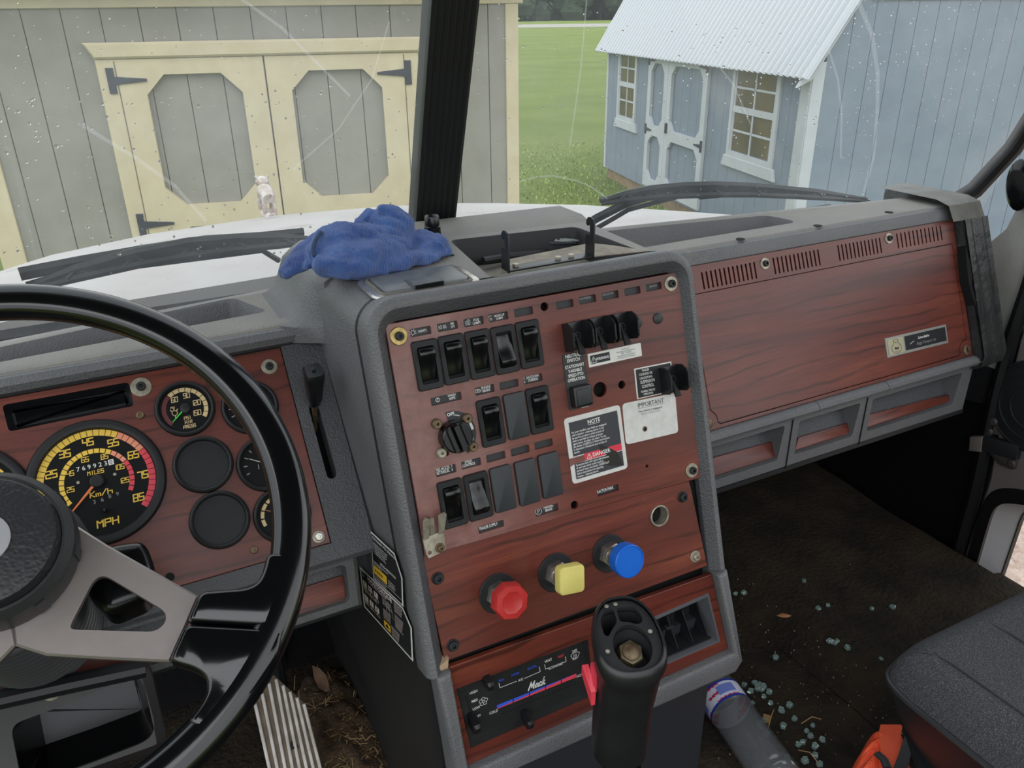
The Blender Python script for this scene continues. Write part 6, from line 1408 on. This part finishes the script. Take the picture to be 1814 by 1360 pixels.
_v2, _f2 = fill([(x, y) for x, y, _ in sring(.036, ZS)], []); cu.add(([(x, y, ZS) for x, y, _ in _v2], _f2))
add('cushion', cu, SEATF, seat, si, 70)
add('side_band', loft([sring(.07, ZS-.21), sring(.062, ZS-.19), sring(.042, ZS-.15), sring(.018, ZS-.10), sring(0, ZS-.05)]), SEATV, seat, si, 60)
pth = sring(-.001, ZS-.05); add('piping', tube(pth+[pth[0]], .0042, 8), SEATV, seat, si)
def stripseam(P): return tube([(x, y, ZS+.0075) for x, y in P], .0016, 6)
add('seam', tube([(.716, .408, ZS-.012), (.719, .395, ZS-.002), (.722, .37, ZS+.001), (.724, .30, ZS+.001), (.724, -.28, ZS+.001)], .0016, 6), SEATV, seat, si)
add('seam', tube([(.815, .412, ZS-.010), (.818, .395, ZS-.001), (.822, .37, ZS+.001), (.826, -.28, ZS+.001)], .0016, 6), SEATV, seat, si)
add('backrest', loft([[(x, y, z) for x, y in rrect(.46, .12, .05, 5, .905, -.30-(z-ZS)*.22)] for z in (ZS+.0, ZS+.05, ZS+.35, ZS+.62, ZS+.66)]), SEATF, seat, si, 60)
add('pedestal', loft([[(x, y, z) for x, y in rrect(w, d, .02, 3, .905, .05)] for w, d, z in ((.42, .5, Z0), (.36, .44, Z0+.03), (.34, .42, ZS-.2))]), SHELL, seat, si)
add('belt_strap', loft([[(.735, .345, ZS-.15), (.757, .37, ZS-.152)], [(.722, .345, 1.42), (.75, .367, 1.41)], [(.715, .34, 1.30), (.742, .36, 1.295)]], closed=False), mat('black_belt_webbing', '#121214', .7, bump=(500, .5, .001)), seat, si)
# ---------------------------------------------------------------- orange mesh bag or vest under the seat
FLO = lambda x, y, z=Z0: FZ(z).p(x, y)
VEST = NT('orange_mesh_fabric'); _v = VEST.n('TexVoronoi', Scale=230); VEST.l(VEST.co(), _v.inputs['Vector'])
_h = VEST.ramp(_v.outputs['Distance'], [(.18, (.35, .35, .35, 1)), (.34, G0)]); _sx = VEST.n('SeparateXYZ'); VEST.l(VEST.co(), _sx.inputs[0])
_c = VEST.mix(_h, lin('#f05a34'), lin('#8d2c17')); VEST.l(_c, VEST.b.inputs['Base Color']); VEST.b.inputs['Roughness'].default_value = .7; VEST.l(VEST.bump(_v.outputs['Distance'], .5, .002), VEST.b.inputs['Normal']); VEST = VEST.m
PLAIN = mat('orange_plain_fabric', '#f2623c', .7, var='#e5502c', vscale=20)
vc = FLO(1575, 1330, 1.36); 
vest = thing('safety_vest', 'bright orange mesh safety vest bundled under the passenger seat', 'vest', T3(vc[0], vc[1], Z0))
def vz(x, y): return 
vo2 = [V(FLO(*q, 1.36)) for q in ((1492, 1375), (1512, 1330), (1532, 1305), (1558, 1286), (1580, 1278), (1598, 1288), (1615, 1310), (1640, 1400), (1560, 1460), (1470, 1450))]
cgv = sum(vo2, V((0, 0)))/len(vo2); vv = []; NV2, NU2 = 26, 90
for j in range(NV2):
    s = j/(NV2-1)
    for i in range(NU2):
        f = i/NU2*len(vo2); a, b = vo2[int(f) % len(vo2)], vo2[(int(f)+1) % len(vo2)]; e = a+(b-a)*(f-int(f)); q = cgv+(e-cgv)*(s**.8)
        z = .085*math.cos(s*math.pi/2)**.5 if s < 1 else 0
        z = .10*(1-s**2.4)**.6; z += .012*mn.noise(V((q.x*28, q.y*28, 0)))*(1-s*.7)+.006*math.sin(i*.5)*s*(1-s)*4
        vv.append((q.x-vc[0], q.y-vc[1], max(.002, z+.02*(1-s))))
vf_ = [(j*NU2+i, j*NU2+(i+1) % NU2, (j+1)*NU2+(i+1) % NU2, (j+1)*NU2+i) for j in range(NV2-1) for i in range(NU2)]
add('mesh_body', (vv, vf_), VEST, vest, smooth=180)
hz = lambda x, y, z: (FLO(x, y, z)[0]-vc[0], FLO(x, y, z)[1]-vc[1], z-Z0)
add('plain_edging', loft([[hz(1560, 1283, 1.395), hz(1600, 1283, 1.395)], [hz(1556, 1300, 1.402), hz(1596, 1300, 1.402)], [hz(1560, 1330, 1.406), hz(1594, 1330, 1.406)], [hz(1572, 1370, 1.404), hz(1598, 1365, 1.404)]], closed=False), PLAIN, vest)
add('zipper', tube([hz(1553, 1334, 1.409), hz(1566, 1345, 1.410), hz(1572, 1360, 1.409)], .006, 8, flat=.4), SHELL, vest)
add('strap', loft([[hz(1608, 1288, 1.42), hz(1622, 1296, 1.42)], [hz(1590, 1340, 1.42), hz(1612, 1344, 1.42)], [hz(1570, 1390, 1.41), hz(1600, 1394, 1.41)]], closed=False), SHELL, vest)
# ---------------------------------------------------------------- water bottle
PET = NT('clear_bottle_plastic'); PET.b.inputs['Base Color'].default_value = (.16, .17, .18, 1); PET.b.inputs['Alpha'].default_value = .5; PET.b.inputs['Roughness'].default_value = .07; PET.b.inputs['Specular IOR Level'].default_value = 1; PET.b.inputs['Coat Weight'].default_value = 1; PET = PET.m
b0_ = V((*FLO(1283, 1240, 1.318), 1.316)); b1_ = V((*FLO(1362, 1352, 1.318), 1.316)); axb = (b1_-b0_).normalized()
ups = V((0, 0, 1)); sxb = axb.cross(ups).normalized(); syb = sxb.cross(axb)
bo_ = b0_
bt_ = thing('water_bottle', 'clear plastic water bottle with a red, white and blue label lying on the floor', 'bottle', Matrix(((sxb.x, syb.x, axb.x, bo_.x), (sxb.y, syb.y, axb.y, bo_.y), (sxb.z, syb.z, axb.z, bo_.z), (0, 0, 0, 1))))
Rb = .0335; prb = [(.012, -.085), (.013, -.078), (.013, -.068), (.018, -.058), (.027, -.042), (Rb-.001, -.025), (Rb, -.01)]
for k in range(11): z_ = .024+k*.0105; prb += [(Rb, z_), (Rb-.0022, z_+.005)]
prb += [(Rb, .142), (Rb-.001, .150), (Rb-.008, .157), (.012, .156), (0, .150)]
add('bottle_body', lathe([(r*1.0, z) for r, z in prb], 32, (True, False)), PET, bt_, smooth=50)
LB = mat('white_bottle_label', '#cfd2e2', .35); LB2 = mat('blue_bottle_label', '#2b3a98', .35); LB3 = mat('red_bottle_label', '#b3263f', .35)
def ringz(z0, z1, r, m, name, a0=0, a1=360):
    n = 28; add(name, loft([[(r*math.cos(rad(a0+(a1-a0)*k/n)), r*math.sin(rad(a0+(a1-a0)*k/n)), z) for k in range(n+1)] for z in (z0, z1)], closed=False), m, bt_)
ringz(-.012, .022, Rb+.0004, LB, 'label'); ringz(-.0125, -.009, Rb+.0008, LB2, 'label_edge'); ringz(.0185, .0225, Rb+.0008, LB2, 'label_edge')
for a0 in (20, 150, 280):
    n = 8; add('label_red_patch', loft([[((Rb+.0007)*math.cos(rad(a0+k*8+z*1500)), (Rb+.0007)*math.sin(rad(a0+k*8+z*1500)), z) for k in range(n+1)] for z in (-.009, .005, .0185)], closed=False), LB3, bt_)
    add('label_blue_patch', loft([[((Rb+.0009)*math.cos(rad(a0+40+k*6)), (Rb+.0009)*math.sin(rad(a0+40+k*6)), z) for k in range(n+1)] for z in (-.004, .012)], closed=False), mat('pale_blue_label_print', '#6f7fc4', .4), bt_)
add('cap', lathe([(.0135, -.095), (.0145, -.094), (.0145, -.082), (.0135, -.0815)], 20), WHITE, bt_)
# ---------------------------------------------------------------- glass crumbs, leaf, twigs on the floor
CRUMB = NT('safety_glass_crumb'); CRUMB.b.inputs['Transmission Weight'].default_value = .7; CRUMB.b.inputs['Base Color'].default_value = lin('#b9d3cd'); CRUMB.b.inputs['Roughness'].default_value = .08; CRUMB.b.inputs['IOR'].default_value = 1.5; CRUMB = CRUMB.m
rg = random.Random(9)
crm = mesh('glass_crumb', slab([(-.0045, -.003), (.002, -.0042), (.0048, .001), (.001, .0042), (-.004, .0025)], 0, .0055, .001, 1), CRUMB, 0)
pts = [(1346, 1213), (1352, 1217), (1341, 1220), (1349, 1222), (1362, 1227), (1353, 1234), (1297, 1230), (1306, 1238), (1332, 1246), (1329, 1225), (1365, 1246), (1383, 1259), (1398, 1250), (1407, 1274), (1387, 1287), (1440, 1286), (1429, 1296), (1436, 1305), (1422, 1316), (1413, 1320), (1456, 1311), (1443, 1323), (1444, 1339), (1426, 1349), (1452, 1355), (1394, 1343), (1345, 1283), (1350, 1290), (1352, 1277), (1357, 1301), (1470, 1137), (1466, 1073), (1450, 1080), (1448, 1079), (1374, 1166), (1560, 1169), (1582, 1194), (1478, 1140), (1500, 1148), (1482, 1136), (1303, 1052), (1318, 1051), (1544, 1079), (1580, 1077), (1424, 1030), (1300, 1215), (1290, 1222), (1318, 1214), (1338, 1211), (1310, 1225)]
for i, (x, y) in enumerate(pts):
    zf = Z0+.001
    a, b = FLO(x, y, zf)
    if a > .88: zf = Z0+.042; a, b = FLO(x, y, zf)
    s = rg.uniform(.75, 1.25)
    o = add('glass_crumb', crm, None, None, T3(a, b, zf) @ RZ(rg.uniform(0, 360)) @ RX(rg.uniform(-14, 14)) @ Matrix.Diagonal((s, s, s, 1)))
    tag(o, 'small greenish crumb of broken safety glass lying on the dark cab floor', 'glass crumb', 'broken glass crumbs on the floor')
g = Geo()
for _ in range(240):
    x, y = rg.uniform(1270, 1600), rg.uniform(980, 1360); zf = Z0+.001; a, b = FLO(x, y, zf)
    if a > .88: zf = Z0+.04; a, b = FLO(x, y, zf)
    s = rg.uniform(.0006, .0018); g.add(loft([[(a-s, b-s, zf), (a+s, b-s*.6, zf), (a+s*.4, b+s, zf)], [(a-s*.5, b, zf+s), (a+s*.5, b-s*.3, zf+s), (a, b+s*.5, zf+s)]]))
tag(add('floor_grit', g, mat('pale_grit', '#6f6a5c', .8)), 'tiny pale grit scattered over the passenger floor', 'grit', kind='stuff')
lf = (*FLO(1388, 1095, Z0+.04), Z0+.045)
tag(add('dry_leaf', loft([[(-.012, 0, 0), (-.004, -.006, .002), (.006, -.004, .001), (.013, .001, 0)], [(-.012, .0005, .0004), (-.003, .0, .0035), (.006, .0, .003), (.013, .0015, .0004)], [(-.012, .001, 0), (-.003, .0055, .002), (.006, .005, .001), (.013, .002, 0)]], closed=False), mat('tan_dry_leaf', '#a9714a', .8), None, T3(*lf) @ RZ(-30), 60), 'small dry tan leaf lying on the passenger floor mat', 'leaf')
TW = mat('straw_twig', '#a5865a', .8)
for i, (p, q, l) in enumerate((((1361, 1287), (1371, 1255), 'short straight straw standing beside the bottle'), ((1415, 1147), (1424, 1126), 'bent straw lying on the floor mat'), ((1415, 1325), (1452, 1352), 'long thin straw lying among the glass crumbs'), ((1372, 1082), (1367, 1088), 'tiny straw scrap deep in the footwell'), ((1420, 1278), (1455, 1272), 'dark curved twig lying at the foot of the mat'))):
    a, b = FLO(*p, Z0+.008), FLO(*q, Z0+.008); m = ((a[0]+b[0])/2+.004, (a[1]+b[1])/2+.003)
    tag(add('straw', tube([(*a, Z0+.004), (*m, Z0+.010), (*b, Z0+.006)], .0008, 5), TW), l, 'straw')
a, b = FLO(1358, 1272, Z0+.003); tag(add('cardboard_scrap', slab(rrect(.016, .011, .001, 2), 0, .0012), mat('tan_cardboard', '#a3824f', .8), None, T3(a, b, Z0+.002) @ RZ(40)), 'small tan cardboard scrap beside the water bottle', 'scrap')
# driver side floor: pedal, heap of straw and dirt
FP2 = tilted(at_depth(505, 1300, 1.12), 42)
pd = thing('accelerator_pedal', 'worn white ribbed accelerator pedal below the steering wheel', 'pedal', FP2.M())
po = smoothpoly(FP2.pts([(448, 1245), (470, 1195), (484, 1194), (541, 1246), (578, 1400), (488, 1420)]), .003, 2)
PEDM = mat('worn_pedal_base', '#6b5d4a', .7, var='#4a3f33', vscale=50); PEDR = mat('worn_white_rib', '#cfc9c4', .5, var='#9f978d', vscale=40)
add('pedal_plate', slab(po, -.006, 0, .001), PEDM, pd)
A0, A1, B0_, B1_ = FP2.p(452, 1246), FP2.p(538, 1248), FP2.p(488, 1410), FP2.p(576, 1395)
for k in range(8):
    f = k/7; a = V(A0)*(1-f)+V(A1)*f; b = V(B0_)*(1-f)+V(B1_)*f
    top = V(FP2.p(*((452+ (538-452)*f), 1246-(46*min(f/.36, (1-f)/.6, 1)))))
    add('rib', slab(ccw([(top.x-.0022, top.y), (top.x+.0022, top.y), (b.x+.0022, b.y), (b.x-.0022, b.y)]), 0, .0035, .001, 1), PEDR, pd)
add('pedal_arm', tube([FP2.world(*FP2.p(520, 1330), -.005)-FP2.o, V((.02, .16, .06)), V((.02, .22, .2))], .01, 8), SHELL, pd, FP2.M().inverted() @ T3(*FP2.o))
DIRT = mat('brown_floor_dirt', '#3a2d20', .95, var='#57432c', vscale=60, bump=(180, 1, .006))
hc2 = FLO(610, 1300, Z0+.02)
gd = grid(lambda u, w: (hc2[0]+(u-.5)*.16, hc2[1]+(w-.5)*.34, Z0-.004+.045*max(0, 1-((u-.5)/.5)**2-((w-.5)/.5)**2)**.8+.012*mn.noise(V((u*9, w*14, 2)))), 30, 40)
tag(add('dirt_heap', gd, DIRT, smooth=180), 'low heap of brown dirt against the console below the dash', 'dirt', kind='stuff')
g = Geo()
for _ in range(420):
    u, w_ = rg.gauss(0, .026), rg.gauss(-.02, .07); p = V((hc2[0]+u, hc2[1]+w_, Z0+.03*max(0, 1-(u/.08)**2)*max(0, 1-(w_/.17)**2)+.006)); d = V((rg.gauss(0, 1), rg.gauss(0, 1), rg.gauss(0, .4))).normalized()*rg.uniform(.004, .017)
    g.add(tube([tuple(p-d), tuple(p+V((0, 0, .002))), tuple(p+d)], rg.uniform(.0003, .0007), 3))
tag(add('straw_litter', g, mat('pale_straw', '#8f7650', .8), smooth=0), 'fine straw and grass litter on the dirt beside the console', 'litter', kind='stuff')
st = thing('torn_insulation', 'torn brown strip hanging on the dark wall under the dash left of the console', 'insulation', T3(.19, 1.0, 1.42))
tp0 = at_depth(575, 1185, 1.2)
add('torn_flap', loft([[tuple(at_depth(x, y, 1.2)-V((.19, 1.0, 1.42))) for x, y in r] for r in (((553, 1178), (566, 1183)), ((556, 1200), (578, 1196)), ((564, 1218), (581, 1205)), ((578, 1226), (584, 1222)))], closed=False), mat('brown_torn_board', '#6b513c', .9, var='#3d2f25', vscale=60), st)
cs = tag(add('console_flank_board', loft([[(.200, .605, 1.674), (.212, .605, 1.674), (.212, 1.15, 1.674), (.200, 1.15, 1.674)], [(.205, .60, Z0), (.217, .60, Z0), (.217, 1.15, Z0), (.205, 1.15, Z0)]]), mat('black_flank_board', '#141416', .6, var='#1d1b1a', vscale=10, bump=(120, .3, .002))), 'black board closing the left side of the console below the stickers', 'board')
for k, (p, q) in enumerate((((.06, 1.05, 1.62), (.10, 1.12, 1.28)), ((.02, .98, 1.60), (.05, 1.1, 1.30)))):
    P = [V(p).lerp(V(q), i/40)+V((.01*math.sin(i*.2), 0, 0)) for i in range(41)]
    tag(add('corrugated_hose', tube(P, [.017+.0025*(i % 2) for i in range(41)], 12), SHELL), ('dark corrugated hose hanging under the dash, nearer the pedal' if k == 0 else 'dark corrugated hose hanging under the dash, farther left'), 'hose')
# ---------------------------------------------------------------- unseen headliner, sized and darkened to cut sky light
CABW = mat('cab_wall_lining', '#8f8c88', .8)
struct('ceiling', box(-.66, 1.45, -.25, .80, 2.84, 2.90), mat('glare_cutting_headliner', '#55524f', .9), 'unseen headliner piece over the cab, added to darken reflections')

for o in list(bpy.data.objects):
    n = o.name.split('.')[0]
    if o.parent and o.type == 'MESH' and (n in ('lettering', 'blue_print', 'red_print', 'cell_digits', 'slider_slot', 'emblem_print', 'knob_rib', 'brake_symbol') or n.endswith('_scale') or n == 'scale'): o['kind'] = 'stuff'
